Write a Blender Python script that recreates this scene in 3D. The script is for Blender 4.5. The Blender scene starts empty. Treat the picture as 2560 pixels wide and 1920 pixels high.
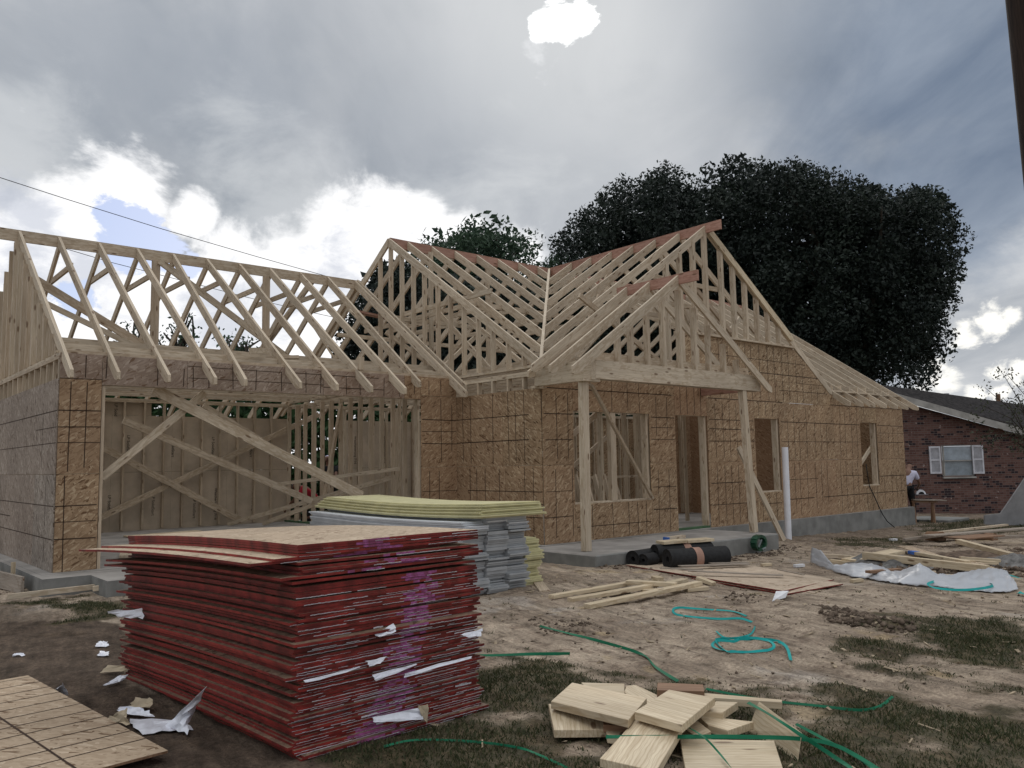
import bpy, math, random
import numpy as np
from mathutils import Vector, Matrix, noise as mn

# ------------------------------------------------------------------ camera, world, sun, exposure
S = bpy.context.scene
COL = S.collection
R = math.radians
F, CX, CY, CZ = 2059.94, -8.7393, -9.4405, 1.2461       # focal length in photo pixels, camera position
YAW, PIT, ROL = 0.7111, 0.0970, -0.0176
_fw = np.array([math.sin(YAW)*math.cos(PIT), math.cos(YAW)*math.cos(PIT), math.sin(PIT)])
_r0 = np.array([math.cos(YAW), -math.sin(YAW), 0.0]); _u0 = np.cross(_r0, _fw)
_rt = _r0*math.cos(ROL)+_u0*math.sin(ROL); _up = -_r0*math.sin(ROL)+_u0*math.cos(ROL)
CAM = np.array([CX, CY, CZ])
cam = bpy.data.objects.new('camera', bpy.data.cameras.new('camera')); COL.objects.link(cam)
M = Matrix.Identity(4)
for i in range(3):
    M[i][0], M[i][1], M[i][2], M[i][3] = _rt[i], _up[i], -_fw[i], CAM[i]
cam.matrix_world = M
cam.data.sensor_width = 36; cam.data.lens = F/2560*36; cam.data.clip_end = 3000; cam.data.clip_start = .05
S.camera = cam

def ray(x, y): return _fw+_rt*(x-1280)/F-_up*(y-960)/F   # a sight line, used to survey where things stand
def px(x, y, ax, c):
    d = ray(x, y); return CAM+d*(c-CAM[ax])/d[ax]
def PX(x, y, c): return px(x, y, 0, c)
def PY(x, y, c): return px(x, y, 1, c)
def PZ(x, y, c): return px(x, y, 2, c)
def PD(x, y, t): return CAM+ray(x, y)*t

S.view_settings.view_transform = 'Standard'; S.view_settings.look = 'None'
S.view_settings.gamma = 1; S.view_settings.exposure = 0.0
try: S.view_settings.use_curve_mapping = False
except Exception: pass

SUNAZ, SUNEL = 0.774, R(30)
sun = bpy.data.objects.new('sun', bpy.data.lights.new('sun', 'SUN')); COL.objects.link(sun)
sun.data.energy = 0.7; sun.data.angle = R(22); sun.data.color = (1, .95, .88)
sv = Vector((math.sin(SUNAZ)*math.cos(SUNEL), math.cos(SUNAZ)*math.cos(SUNEL), math.sin(SUNEL)))
sun.rotation_euler = sv.to_track_quat('Z', 'Y').to_euler()

W = bpy.data.worlds.new('World'); S.world = W; W.use_nodes = True
class NT:
    def __init__(s, tree): s.t = tree; s.n = tree.nodes; s.l = tree.links
    def node(s, typ, **kw):
        n = s.n.new(typ)
        for k, v in kw.items():
            if k.startswith('i_'):
                key = k[2:]; key = int(key) if key.isdigit() else key.replace('_', ' ')
                s.put(n.inputs[key], v)
            else: setattr(n, k, v)
        return n
    def put(s, inp, v):
        if hasattr(v, 'links') or hasattr(v, 'is_linked'): s.l.new(v, inp)
        else: inp.default_value = v
    def math(s, op, a, b=None, c=None, clamp=False):
        n = s.n.new('ShaderNodeMath'); n.operation = op; n.use_clamp = clamp
        s.put(n.inputs[0], a)
        if b is not None: s.put(n.inputs[1], b)
        if c is not None: s.put(n.inputs[2], c)
        return n.outputs[0]
    def vec(s, op, a, b=None, sc=None):
        n = s.n.new('ShaderNodeVectorMath'); n.operation = op; s.put(n.inputs[0], a)
        if b is not None: s.put(n.inputs[1], b)
        if sc is not None: s.put(n.inputs[3], sc)
        return n.outputs['Value'] if op in ('DOT_PRODUCT', 'LENGTH', 'DISTANCE') else n.outputs[0]
    def rng(s, v, a, b, c=0., d=1., t='SMOOTHSTEP'):
        n = s.n.new('ShaderNodeMapRange'); n.interpolation_type = t
        for i, q in enumerate((v, a, b, c, d)): s.put(n.inputs[i], q)
        return n.outputs[0]
    def mix(s, f, a, b, bt='MIX'):
        n = s.n.new('ShaderNodeMix'); n.data_type = 'RGBA'; n.blend_type = bt
        s.put(n.inputs[0], f)
        for i, q in ((6, a), (7, b)):
            if isinstance(q, tuple): q = (*q[:3], 1)
            s.put(n.inputs[i], q)
        return n.outputs[2]
    def noise(s, v, scale, detail=3, rough=.5, dist=0., dim='3D'):
        n = s.n.new('ShaderNodeTexNoise'); n.noise_dimensions = dim
        s.put(n.inputs['Vector'], v); s.put(n.inputs['Scale'], scale); s.put(n.inputs['Detail'], detail)
        s.put(n.inputs['Roughness'], rough); s.put(n.inputs['Distortion'], dist)
        return n
    def mapv(s, v, sc=(1, 1, 1), rot=(0, 0, 0), loc=(0, 0, 0)):
        n = s.n.new('ShaderNodeMapping'); s.put(n.inputs[0], v)
        n.inputs[1].default_value = loc; n.inputs[2].default_value = rot; n.inputs[3].default_value = sc
        return n.outputs[0]
    def comb(s, x, y, z):
        n = s.n.new('ShaderNodeCombineXYZ')
        for i, q in enumerate((x, y, z)): s.put(n.inputs[i], q)
        return n.outputs[0]

def sky():
    k = NT(W.node_tree); k.n.clear()
    D = k.node('ShaderNodeTexCoord').outputs['Generated']
    sep = k.n.new('ShaderNodeSeparateXYZ'); k.put(sep.inputs[0], D)
    z = k.math('ADD', k.math('MAXIMUM', sep.outputs[2], 0.0), .20)
    P = k.comb(k.math('DIVIDE', sep.outputs[0], z), k.math('DIVIDE', sep.outputs[1], z), 0.)
    P = k.mapv(k.mapv(P, rot=(0, 0, YAW)), sc=(1.0, .42, 1))
    big = k.noise(P, 1.7, 5, .5, .5).outputs[0]
    med = k.noise(k.mapv(P, loc=(5, 3, 0)), 4.2, 7, .58, .5).outputs[0]
    fr = k.math('SUBTRACT', k.noise(k.mapv(D, sc=(1, 1, 1.6)), 7, 9, .62, .3).outputs[0], .5)
    fr2 = k.math('SUBTRACT', k.noise(k.mapv(D, sc=(1, 1, 1.8), loc=(3, 1, 2)), 15, 8, .65, .3).outputs[0], .5)
    def union(lst, fall=2.):
        out = None
        for x, y, r in lst:
            d = ray(x, y); d = d/np.linalg.norm(d); dt = k.vec('DOT_PRODUCT', D, tuple(d))
            ang = k.math('ARCCOSINE', k.math('MINIMUM', dt, 1.)); p = k.rng(ang, R(r*fall), 0., 0., 1., 'LINEAR')
            out = p if out is None else k.math('MAXIMUM', out, p)
        return out
    def torn(u, amp=1.6, lo=.40, hi=.60, f=None):
        return k.rng(k.math('ADD', u, k.math('MULTIPLY', f or fr, amp)), lo, hi)
    def lay(base, u, f, col): return k.mix(k.math('MULTIPLY', u, f) if f < 1 else u, base, col)
    t = k.rng(k.math('ADD', k.math('MULTIPLY', big, .55), k.math('MULTIPLY', med, .45)), .37, .63, t='LINEAR')
    base = k.mix(t, (.275, .31, .355), (.62, .635, .66))
    # broad tones: pale middle, slate bank at the right, darker bands upper left
    base = lay(base, torn(union([(1600, 330, 11), (1380, 480, 10), (1150, 200, 9), (820, 130, 8), (1700, 120, 8)], 1.9), 1.0, .1, .9), .50, (.57, .59, .625))
    base = lay(base, torn(union([(2500, 560, 14), (2330, 130, 9), (2650, 250, 14)], 1.9), .9, .15, .85), .85, k.mix(t, (.135, .185, .275), (.30, .36, .45)))
    base = lay(base, torn(union([(330, 110, 7), (560, 250, 6), (150, 300, 6), (1150, 450, 9), (620, 560, 4), (1900, 60, 6)], 1.9), 1.1, .2, .9), .55, (.29, .33, .39))
    # broken cloud over the left horizon
    base = lay(base, torn(union([(0, 380, 4), (40, 560, 6), (700, 560, 6), (1150, 600, 6)], 2.), 1.6, .3, .9), .55, (.74, .76, .775))
    base = k.mix(torn(union([(320, 500, 3.2), (215, 570, 3.4), (480, 545, 2.0), (110, 650, 4), (560, 670, 3.5), (930, 590, 4.2), (1060, 560, 2.4), (1150, 610, 3), (850, 660, 4), (700, 700, 4), (60, 780, 6), (350, 780, 6), (650, 810, 6),
                             (950, 800, 6), (-60, 690, 5), (1300, 660, 3), (-300, 620, 7), (200, 950, 8), (800, 950, 8)], 1.8), 1.5, .38, .66), base, (1.08, 1.08, 1.09))
    base = lay(base, torn(union([(60, 640, 3.2), (560, 800, 3.6), (980, 760, 4), (840, 690, 2.8), (700, 760, 2.6), (60, 530, 2.4), (210, 700, 2.6)], 1.8), 1.8, .4, .95, fr2), .65, (.54, .58, .68))
    nis = k.node('ShaderNodeTexSky', sky_type='NISHITA', sun_disc=False, sun_elevation=SUNEL, sun_rotation=SUNAZ)
    nis.air_density = 1.0; nis.dust_density = 1.5
    blue = k.mix(.55, k.vec('SCALE', nis.outputs[0], sc=.11), (.50, .60, .95))
    base = k.mix(torn(union([(325, 590, 1.9), (275, 540, 1.2), (400, 630, 1.6), (195, 745, 1.2), (470, 665, .9)], 1.9), 1.5, .42, .58, fr2), base, blue)
    # right horizon: pale layered cloud with small bright breaks
    base = lay(base, torn(union([(2480, 900, 6), (2600, 850, 6), (2420, 970, 5)], 1.8), 1.2, .3, .8), .85, k.mix(t, (.40, .43, .47), (.70, .71, .72)))
    base = k.mix(torn(union([(2475, 805, 1.0), (2415, 832, .9), (2530, 790, .7), (2490, 930, .7), (2545, 935, .7), (2345, 955, 1.1), (2440, 985, .6), (2500, 980, .6)], 2.4), 2.2, .50, .85, fr2), base, (1.1, 1.08, 1.02))
    # the sun behind thin cloud
    base = lay(base, torn(union([(1410, 50, 9)], 2.), .5, .1, 1.), .6, (.80, .81, .81))
    base = k.mix(torn(union([(1400, 50, 1.35), (1362, 62, .9), (1455, 40, 1.05)], 2.1), 1.4, .42, .66, fr2), base, (2.4, 2.4, 2.35))
    base = lay(base, torn(union([(1352, 135, 1.3)], 2.2), 2.6, .6, 1.1, fr2), .5, (.9, .91, .93))
    # unseen half of the sky behind the camera, brightened to light the walls
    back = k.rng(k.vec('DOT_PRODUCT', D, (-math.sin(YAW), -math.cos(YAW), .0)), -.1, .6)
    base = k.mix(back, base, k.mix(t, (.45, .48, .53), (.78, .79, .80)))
    zen = k.rng(sep.outputs[2], .62, .9)  # zenith above the frame, brightened so top edges of the rafters stand out
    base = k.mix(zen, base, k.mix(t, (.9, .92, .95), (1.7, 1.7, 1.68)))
    gr = k.rng(sep.outputs[2], -.02, .0)
    base = k.mix(gr, (.10, .09, .08), base)
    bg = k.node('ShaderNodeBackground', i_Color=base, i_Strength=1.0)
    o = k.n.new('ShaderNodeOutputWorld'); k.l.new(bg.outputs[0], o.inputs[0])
sky()
W.cycles.sampling_method = 'MANUAL' if hasattr(W, 'cycles') else 'AUTOMATIC'
if hasattr(W, 'cycles'): W.cycles.sample_map_resolution = 512

# ------------------------------------------------------------------ materials
def mat(name, rough=.7, spec=.3):
    m = bpy.data.materials.new(name); m.use_nodes = True
    k = NT(m.node_tree); b = k.n['Principled BSDF']
    b.inputs['Roughness'].default_value = rough
    b.inputs['Specular IOR Level'].default_value = spec
    return m, k, b
def attr(k, n): return k.node('ShaderNodeAttribute', attribute_name=n)
def bump(k, b, h, s=.3, d=.01):
    n = k.node('ShaderNodeBump', i_Strength=s, i_Distance=d, i_Height=h); k.l.new(n.outputs[0], b.inputs['Normal'])

def lumber_mat(name, c0, c1, knot=(.13, .07, .035), rough=.7):
    m, k, b = mat(name, rough)
    g = attr(k, 'gr').outputs['Vector']; tn = attr(k, 'tn').outputs['Fac']
    gv = k.mapv(g, sc=(1.1, 16, 16)); n1 = k.noise(gv, 1.6, 4, .6, 1.2).outputs[0]
    rings = k.noise(k.mapv(g, sc=(.9, 34, 9)), 2.2, 3, .5, 2.5).outputs[0]
    c = k.mix(k.rng(n1, .3, .7), c0, c1)
    c = k.mix(k.math('MULTIPLY', k.rng(rings, .5, .68), .35), c, (c0[0]*.62, c0[1]*.55, c0[2]*.45))
    c = k.mix(k.math('MULTIPLY', tn, .40), c, (.38, .25, .16))
    wv = k.node('ShaderNodeTexWave', i_Vector=k.mapv(g, sc=(.35, 1, 1)), i_Scale=14., i_Distortion=7., bands_direction='Y'); wv.inputs['Detail'].default_value = 2; wv.inputs['Detail Scale'].default_value = 1.2
    c = k.mix(k.math('MULTIPLY', k.rng(wv.outputs[1], .62, 1.), .38), c, (c0[0]*.66, c0[1]*.56, c0[2]*.45))
    br = k.rng(k.noise(k.mapv(g, sc=(.5, 2, 2)), 1., 2).outputs[0], .3, .7, .82, 1.12, 'LINEAR')
    c = k.vec('SCALE', c, sc=br)
    vo = k.node('ShaderNodeTexVoronoi', i_Vector=k.mapv(g, sc=(2.6, 9, 9)), i_Scale=1.)
    kn = k.rng(vo.outputs['Distance'], .17, .09)
    c = k.mix(k.math('MULTIPLY', kn, .8), c, knot)
    k.l.new(c, b.inputs['Base Color']); bump(k, b, n1, .15, .004)
    return m
LUM = lumber_mat('pine_lumber', (.48, .395, .295), (.63, .54, .42))
LUMR = lumber_mat('red_brown_lumber', (.37, .20, .15), (.47, .28, .215))
LUMY = lumber_mat('fresh_yellow_pine', (.52, .42, .285), (.68, .58, .42), rough=.6)
LUMG = lumber_mat('weathered_board', (.28, .24, .20), (.40, .35, .30))
LUMD = lumber_mat('dark_brown_lumber', (.20, .115, .07), (.30, .18, .11))

def osb_mat(name, c0, c1, c2, sc=1.):
    m, k, b = mat(name, .75, .2)
    g = attr(k, 'gr').outputs['Vector']; tn = attr(k, 'tn').outputs['Fac']
    wob = k.vec('ADD', g, k.vec('SCALE', k.vec('SUBTRACT', k.noise(g, 5., 2).outputs[1], (.5, .5, .5)), sc=.05))
    lay = []
    for i, (rot, sx, sy) in enumerate(((.25, 12, 46), (1.25, 13, 50), (2.2, 11, 42), (-.5, 14, 52))):
        v = k.node('ShaderNodeTexVoronoi', i_Vector=k.mapv(k.mapv(wob, rot=(0, 0, rot)), sc=(sx*sc, sy*sc, 20), loc=(i*3.1, i*1.7, 0)), i_Scale=1.)
        sp = k.n.new('ShaderNodeSeparateColor'); k.put(sp.inputs[0], v.outputs['Color'])
        lay.append((sp.outputs[0], sp.outputs[1]))
    val = lay[0][0]
    for i in (1, 2, 3):
        val = k.math('ADD', k.math('MULTIPLY', val, k.math('SUBTRACT', 1., k.rng(lay[i][1], .45, .5))), k.math('MULTIPLY', lay[i][0], k.rng(lay[i][1], .45, .5)))
    c = k.mix(k.rng(val, .1, .75), c0, c1)
    c = k.mix(k.rng(val, .84, .93), c, c2)
    c = k.mix(k.rng(val, .09, .03), c, (c0[0]*.42, c0[1]*.36, c0[2]*.30))
    cl = k.noise(g, 1.1, 3).outputs[0]
    c = k.vec('SCALE', c, sc=k.rng(cl, .3, .7, .82, 1.15, 'LINEAR'))
    c = k.mix(k.math('MULTIPLY', tn, .55), c, (.37, .21, .13))
    k.l.new(c, b.inputs['Base Color']); bump(k, b, val, .12, .003)
    return m
OSB = osb_mat('strand_board', (.255, .172, .102), (.375, .268, .166), (.51, .395, .262))
OSBG = osb_mat('weathered_strand_board', (.225, .19, .16), (.31, .27, .23), (.43, .38, .33))
OSBT = osb_mat('pale_strand_board', (.37, .285, .20), (.45, .355, .255), (.54, .44, .325), 1.15)
OSBR = osb_mat('stained_strand_board', (.15, .10, .075), (.20, .14, .10), (.26, .18, .13))
DIRT = OSBR

def plain(name, c, rough=.7, spec=.3, var=.15, sc=6., metal=0., bmp=0., c2=None):
    m, k, b = mat(name, rough, spec)
    o = k.node('ShaderNodeTexCoord').outputs['Object']
    n = k.noise(o, sc, 5, .6).outputs[0]
    cc = c2 or tuple(q*(1-var*1.6) for q in c)
    k.l.new(k.mix(k.rng(n, .3, .7), cc, tuple(min(1, q*(1+var*.4)) for q in c)), b.inputs['Base Color'])
    b.inputs['Metallic'].default_value = metal
    if bmp: bump(k, b, n, bmp, .02)
    return m
LINE = plain('dark_nailing_line', (.052, .030, .019), .8)
CONC = plain('grey_concrete', (.235, .235, .225), .85, .2, .18, 3., bmp=.2)
CONCT = plain('slab_top_concrete', (.33, .31, .29), .8, .25, .22, 1.4)
REDE = plain('red_sealed_edge', (.225, .024, .020), .5, .35, .35, 14.)
REDE2 = plain('bright_red_sealed_edge', (.30, .030, .024), .5, .35, .3, 14.)
PURP = plain('purple_spray_paint', (.34, .10, .28), .6, .3, .4, 30., c2=(.20, .045, .09))
FOIL = plain('silver_foil', (.80, .82, .90), .4, .5, .1, 20., metal=.12)
KRAFT = plain('brown_kraft_paper', (.46, .38, .27), .8)
PANI = plain('grey_inner_sheathing', (.54, .455, .355), .55, .4, .14, 2.)
WHITE = plain('white_plastic', (.78, .79, .84), .45, .5, .06)
PAPER = plain('white_paper', (.78, .79, .82), .7)
BLACKF = plain('black_felt', (.018, .018, .019), .7, .3, .3, 25.)
BAND = plain('brown_paper_band', (.42, .25, .19), .8)
TEAL = plain('teal_strap', (.01, .33, .32), .6, .2, .1)
GREEN = plain('green_strap', (.008, .15, .075), .6, .2, .15)
DGREEN = plain('dark_green_plastic', (.008, .07, .035), .35, .5, .2)
BLUE = plain('blue_end_paint', (.05, .15, .50), .6)
INK = plain('black_print', (.02, .02, .02), .7)
SIDG = plain('grey_primed_siding', (.40, .415, .43), .65, .3, .10, 5.)
SIDG2 = plain('light_grey_primed_siding', (.58, .60, .63), .65, .3, .08, 5.)
SIDY = plain('pale_yellow_board', (.62, .58, .34), .7, .3, .1, 5.)
TREATED = plain('green_treated_plate', (.07, .14, .07), .75)
WIRE = plain('black_cable', (.015, .015, .016), .6)
POLEM = lumber_mat('creosoted_pole', (.018, .012, .010), (.05, .032, .024), (.02, .012, .008), .85)
BARK = plain('tree_bark', (.055, .045, .035), .9, .2, .3, 12., bmp=.5)
YEL = plain('yellow_hose', (.75, .60, .03), .4)
SKIN = plain('brown_skin', (.20, .105, .07), .55, .35, .1)
TEE = plain('white_cotton', (.62, .62, .78), .85)
DARKC = plain('dark_cloth', (.012, .013, .016), .85)
REDC = plain('red_cloth', (.42, .02, .04), .85)
GREYC = plain('grey_cloth', (.25, .28, .29), .85)
PURC = plain('purple_cloth', (.22, .14, .42), .85)
HAIR = plain('black_hair', (.01, .008, .007), .6)
SHING = plain('dark_shingles', (.038, .034, .034), .9, .2, .45, 9., bmp=.3)
TRIM = plain('weathered_white_trim', (.36, .35, .33), .7, .3, .2, 3.)
SHUT = plain('white_shutter', (.60, .61, .66), .6)
BLIND = plain('pale_blind', (.40, .47, .54), .5)
STEEL = plain('grey_steel', (.30, .30, .33), .35, .5, .1, metal=.8)

def leaf_mat(name, a, b_, tr=.25):
    m, k, b = mat(name, .6, .25)
    tn = attr(k, 'tn').outputs['Fac']
    c = k.mix(tn, a, b_); k.l.new(c, b.inputs['Base Color'])
    t = k.node('ShaderNodeBsdfTranslucent', i_Color=c); mx = k.node('ShaderNodeMixShader'); mx.inputs[0].default_value = tr
    k.l.new(b.outputs[0], mx.inputs[1]); k.l.new(t.outputs[0], mx.inputs[2])
    k.l.new(mx.outputs[0], k.n['Material Output'].inputs[0])
    return m
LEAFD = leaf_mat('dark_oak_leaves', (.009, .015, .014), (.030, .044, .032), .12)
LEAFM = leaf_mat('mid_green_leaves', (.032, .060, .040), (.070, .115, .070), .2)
LEAFH = leaf_mat('hedge_leaves', (.025, .06, .025), (.06, .12, .045), .2)
LEAFB = leaf_mat('bare_bush_leaves', (.04, .045, .03), (.07, .08, .05), .2)
GRASS = leaf_mat('grass_blades', (.034, .050, .020), (.125, .115, .060), .2)

def brick_mat():
    m, k, b = mat('red_brick', .85, .2)
    g = attr(k, 'gr').outputs['Vector']
    br = k.node('ShaderNodeTexBrick', i_Vector=g, i_Color1=(.15, .060, .052, 1), i_Color2=(.20, .095, .080, 1), i_Mortar=(.16, .13, .12, 1))
    br.inputs['Scale'].default_value = 1; br.inputs['Brick Width'].default_value = .21; br.inputs['Row Height'].default_value = .074
    br.inputs['Mortar Size'].default_value = .006; br.inputs['Bias'].default_value = .1
    sx = k.n.new('ShaderNodeSeparateXYZ'); k.put(sx.inputs[0], g)
    row = k.math('FLOOR', k.math('DIVIDE', sx.outputs[1], .074)); off = k.math('MULTIPLY', k.math('MODULO', k.math('ABSOLUTE', row), 2.), .105)
    col = k.math('FLOOR', k.math('DIVIDE', k.math('ADD', sx.outputs[0], off), .21))
    wn = k.node('ShaderNodeTexWhiteNoise', noise_dimensions='2D', i_Vector=k.comb(col, row, 0.)).outputs[0]
    wn2 = k.node('ShaderNodeTexWhiteNoise', noise_dimensions='2D', i_Vector=k.comb(row, col, 0.)).outputs[0]
    bc = k.mix(wn2, (.095, .046, .040), (.160, .092, .078)); bc = k.mix(k.rng(wn, .80, .82), bc, (.030, .020, .024))
    bc = k.mix(k.math('MULTIPLY', k.rng(k.noise(g, 6.5, 3).outputs[0], .66, .72), .7), bc, (.40, .33, .31))
    c = k.mix(br.outputs[1], bc, (.15, .125, .115))
    k.l.new(c, b.inputs['Base Color']); bump(k, b, br.outputs[1], -.3, .01)
    return m
BRICK = brick_mat()

# ------------------------------------------------------------------ mesh helpers
rnd = random.Random(7)
class MB:
    """collects shapes and links them as one mesh object"""
    def __init__(s): s.v = []; s.f = []; s.m = []; s.g = []; s.t = []
    def add(s, vs, fs, mi=0, g=None, t=0.):
        o = len(s.v); s.v += [tuple(map(float, q)) for q in vs]
        s.f += [tuple(i+o for i in f) for f in fs]
        s.m += list(mi) if isinstance(mi, (list, tuple)) else [mi]*len(fs)
        s.g += [tuple(q) for q in (g if g is not None else vs)]; s.t += [t]*len(vs)
    BF = [(0, 1, 3, 2), (4, 6, 7, 5), (0, 4, 5, 1), (2, 3, 7, 6), (0, 2, 6, 4), (1, 5, 7, 3)]
    def box(s, a, b, mi=0, t=0., off=None):
        vs = [(x, y, z) for x in (a[0], b[0]) for y in (a[1], b[1]) for z in (a[2], b[2])]
        s.add(vs, s.BF, mi, None if off is None else [tuple(v[i]+off[i] for i in range(3)) for v in vs], t)
    def bar(s, p0, p1, w, h, up=(0, 0, 1), mi=0, t=None, plumb=False, drop=False):
        """a board from p0 to p1; w sideways, h along up; drop hangs it below the line; plumb cuts the ends vertical"""
        p0, p1 = Vector(p0), Vector(p1); a = p1-p0; L = a.length; a.normalize()
        sd = a.cross(Vector(up))
        sd = sd.normalized() if sd.length > 1e-5 else Vector((1, 0, 0))
        u = Vector((0, 0, 1)) if plumb else sd.cross(a).normalized()
        lo, hi = (-h, 0) if drop else (-h/2, h/2)
        vs = []; g = []; ox, oy, oz = rnd.uniform(0, 50), rnd.uniform(0, 50), rnd.uniform(0, 50)
        for i, p in enumerate((p0, p1)):
            for q in (-w/2, w/2):
                for r in (lo, hi): vs.append(tuple(p+sd*q+u*r)); g.append((i*L+ox, q+oy, r+oz))
        s.add(vs, s.BF, mi, g, rnd.random()**3*.7 if t is None else t)
    def prism(s, top, th, mi=0, g=None, t=0., side=None, down=(0, 0, -1)):
        n = len(top); d = Vector(down)*th; ox = rnd.uniform(0, 40); oy = rnd.uniform(0, 40)
        T = [Vector(q) for q in top]; B = [q+d for q in T]
        if g is None:
            e = (T[1]-T[0]); e.normalize(); f = (T[-1]-T[0]); f = (f-e*f.dot(e)).normalized(); nn = e.cross(f)
            g = [((q-T[0]).dot(e)+ox, (q-T[0]).dot(f)+oy, (q-T[0]).dot(nn)) for q in T+B]
        si = mi if side is None else side
        s.add(T+B, [tuple(range(n)), tuple(range(2*n-1, n-1, -1))]+[(i, i+n, (i+1) % n+n, (i+1) % n) for i in range(n)],
              [mi, mi]+[si]*n, g, t)
    def tube(s, pts, r, n=8, mi=0, cap=True, t=0., rs=None):
        pts = [Vector(p) for p in pts]; vs = []; g = []; L = 0; ox = rnd.uniform(0, 30)
        for i, p in enumerate(pts):
            d = (pts[min(i+1, len(pts)-1)]-pts[max(i-1, 0)]).normalized()
            q = d.cross(Vector((0, 0, 1))); q = q.normalized() if q.length > .01 else Vector((1, 0, 0)); w = d.cross(q)
            if i: L += (p-pts[i-1]).length
            rr = rs[i] if rs else r
            for j in range(n):
                a = 2*math.pi*j/n; vs.append(p+q*math.cos(a)*rr+w*math.sin(a)*rr); g.append((L+ox, math.cos(a)*rr, math.sin(a)*rr))
        fs = [(i*n+j, i*n+(j+1) % n, (i+1)*n+(j+1) % n, (i+1)*n+j) for i in range(len(pts)-1) for j in range(n)]
        if cap: fs += [tuple(range(n-1, -1, -1)), tuple(range((len(pts)-1)*n, len(pts)*n))]
        s.add(vs, fs, mi, g, t)
    def ribbon(s, pts, w, mi=0, th=.0012, nrm=None, t=0.):
        """a flat strap lying or twisting along pts"""
        pts = [Vector(p) for p in pts]; n = len(pts); vs = []
        for i, p in enumerate(pts):
            d = (pts[min(i+1, n-1)]-pts[max(i-1, 0)]).normalized()
            up = Vector(nrm[i]) if nrm else Vector((0, 0, 1))
            sd = d.cross(up); sd = sd.normalized() if sd.length > .01 else Vector((1, 0, 0)); up = sd.cross(d)
            for a, b in ((-1, -1), (1, -1), (1, 1), (-1, 1)): vs.append(p+sd*a*w/2+up*b*th/2)
        fs = [(i*4+j, i*4+(j+1) % 4, (i+1)*4+(j+1) % 4, (i+1)*4+j) for i in range(n-1) for j in range(4)]
        fs += [(3, 2, 1, 0), tuple((n-1)*4+j for j in range(4))]
        s.add(vs, fs, mi, None, t)
    def build(s, name, mats, parent=None, smooth=False, bevel=0., solid=0., **tg):
        if not isinstance(mats, (list, tuple)): mats = [mats]
        me = bpy.data.meshes.new(name); loc = Vector((0, 0, 0))
        if parent is None and s.v:
            A = np.array(s.v); loc = Vector(((A[:, 0].min()+A[:, 0].max())/2, (A[:, 1].min()+A[:, 1].max())/2, A[:, 2].min()))
        elif parent is not None: loc = WL[parent.name]
        me.from_pydata([tuple(Vector(q)-loc) for q in s.v], [], s.f)
        for m in mats: me.materials.append(m)
        if len(mats) > 1: me.polygons.foreach_set('material_index', s.m)
        a = me.attributes.new('gr', 'FLOAT_VECTOR', 'POINT'); a.data.foreach_set('vector', np.array(s.g, dtype=np.float32).ravel())
        a = me.attributes.new('tn', 'FLOAT', 'POINT'); a.data.foreach_set('value', np.array(s.t, dtype=np.float32))
        if smooth: me.polygons.foreach_set('use_smooth', [True]*len(me.polygons))
        me.update()
        o = bpy.data.objects.new(name, me); COL.objects.link(o)
        if parent is None: o.location = loc
        else: o.parent = parent
        WL[o.name] = loc
        if bevel:
            bv = o.modifiers.new('bevel', 'BEVEL'); bv.width = bevel; bv.segments = 1; bv.limit_method = 'ANGLE'
        if solid:
            sd = o.modifiers.new('thickness', 'SOLIDIFY'); sd.thickness = solid
        tag(o, **tg)
        return o
WL = {}
def tag(o, label=None, cat=None, group=None, kind=None):
    if label: o['label'] = label
    if cat: o['category'] = cat
    if group: o['group'] = group
    if kind: o['kind'] = kind
def thing(name, loc, label, cat, group=None):
    o = bpy.data.objects.new(name, None); COL.objects.link(o); o.location = loc; o.empty_display_size = .2
    WL[o.name] = Vector(loc); tag(o, label, cat, group); return o
def smooth01(x): x = max(0., min(1., x)); return x*x*(3-2*x)

# ------------------------------------------------------------------ ground
def inpoly(x, y, P):
    c = False; j = len(P)-1
    for i in range(len(P)):
        if (P[i][1] > y) != (P[j][1] > y) and x < (P[j][0]-P[i][0])*(y-P[i][1])/(P[j][1]-P[i][1])+P[i][0]: c = not c
        j = i
    return c
def world_poly(pts, z=-.25): return [tuple(PZ(x, y, z)[:2]) for x, y in pts]
GRASSP = [world_poly([(1040, 1690), (1200, 1655), (1400, 1690), (1650, 1725), (1900, 1740), (2120, 1755), (2560, 1810), (2700, 1900), (2700, 2050), (850, 2050), (1020, 1860)], -.2),
          world_poly([(2090, 1600), (2250, 1555), (2450, 1560), (2700, 1570), (2700, 1800), (2450, 1745), (2230, 1665)]),
          world_poly([(10, 1508), (150, 1496), (270, 1506), (320, 1530), (230, 1546), (60, 1538)], -.2),
          world_poly([(2292, 1296), (2620, 1290), (2620, 1330), (2420, 1345), (2300, 1352)], -.45),
          world_poly([(2080, 1352), (2240, 1338), (2330, 1350), (2240, 1376), (2100, 1378)], -.35)]
GBB = [(min(q[0] for q in P), max(q[0] for q in P), min(q[1] for q in P), max(q[1] for q in P)) for P in GRASSP]
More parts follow.
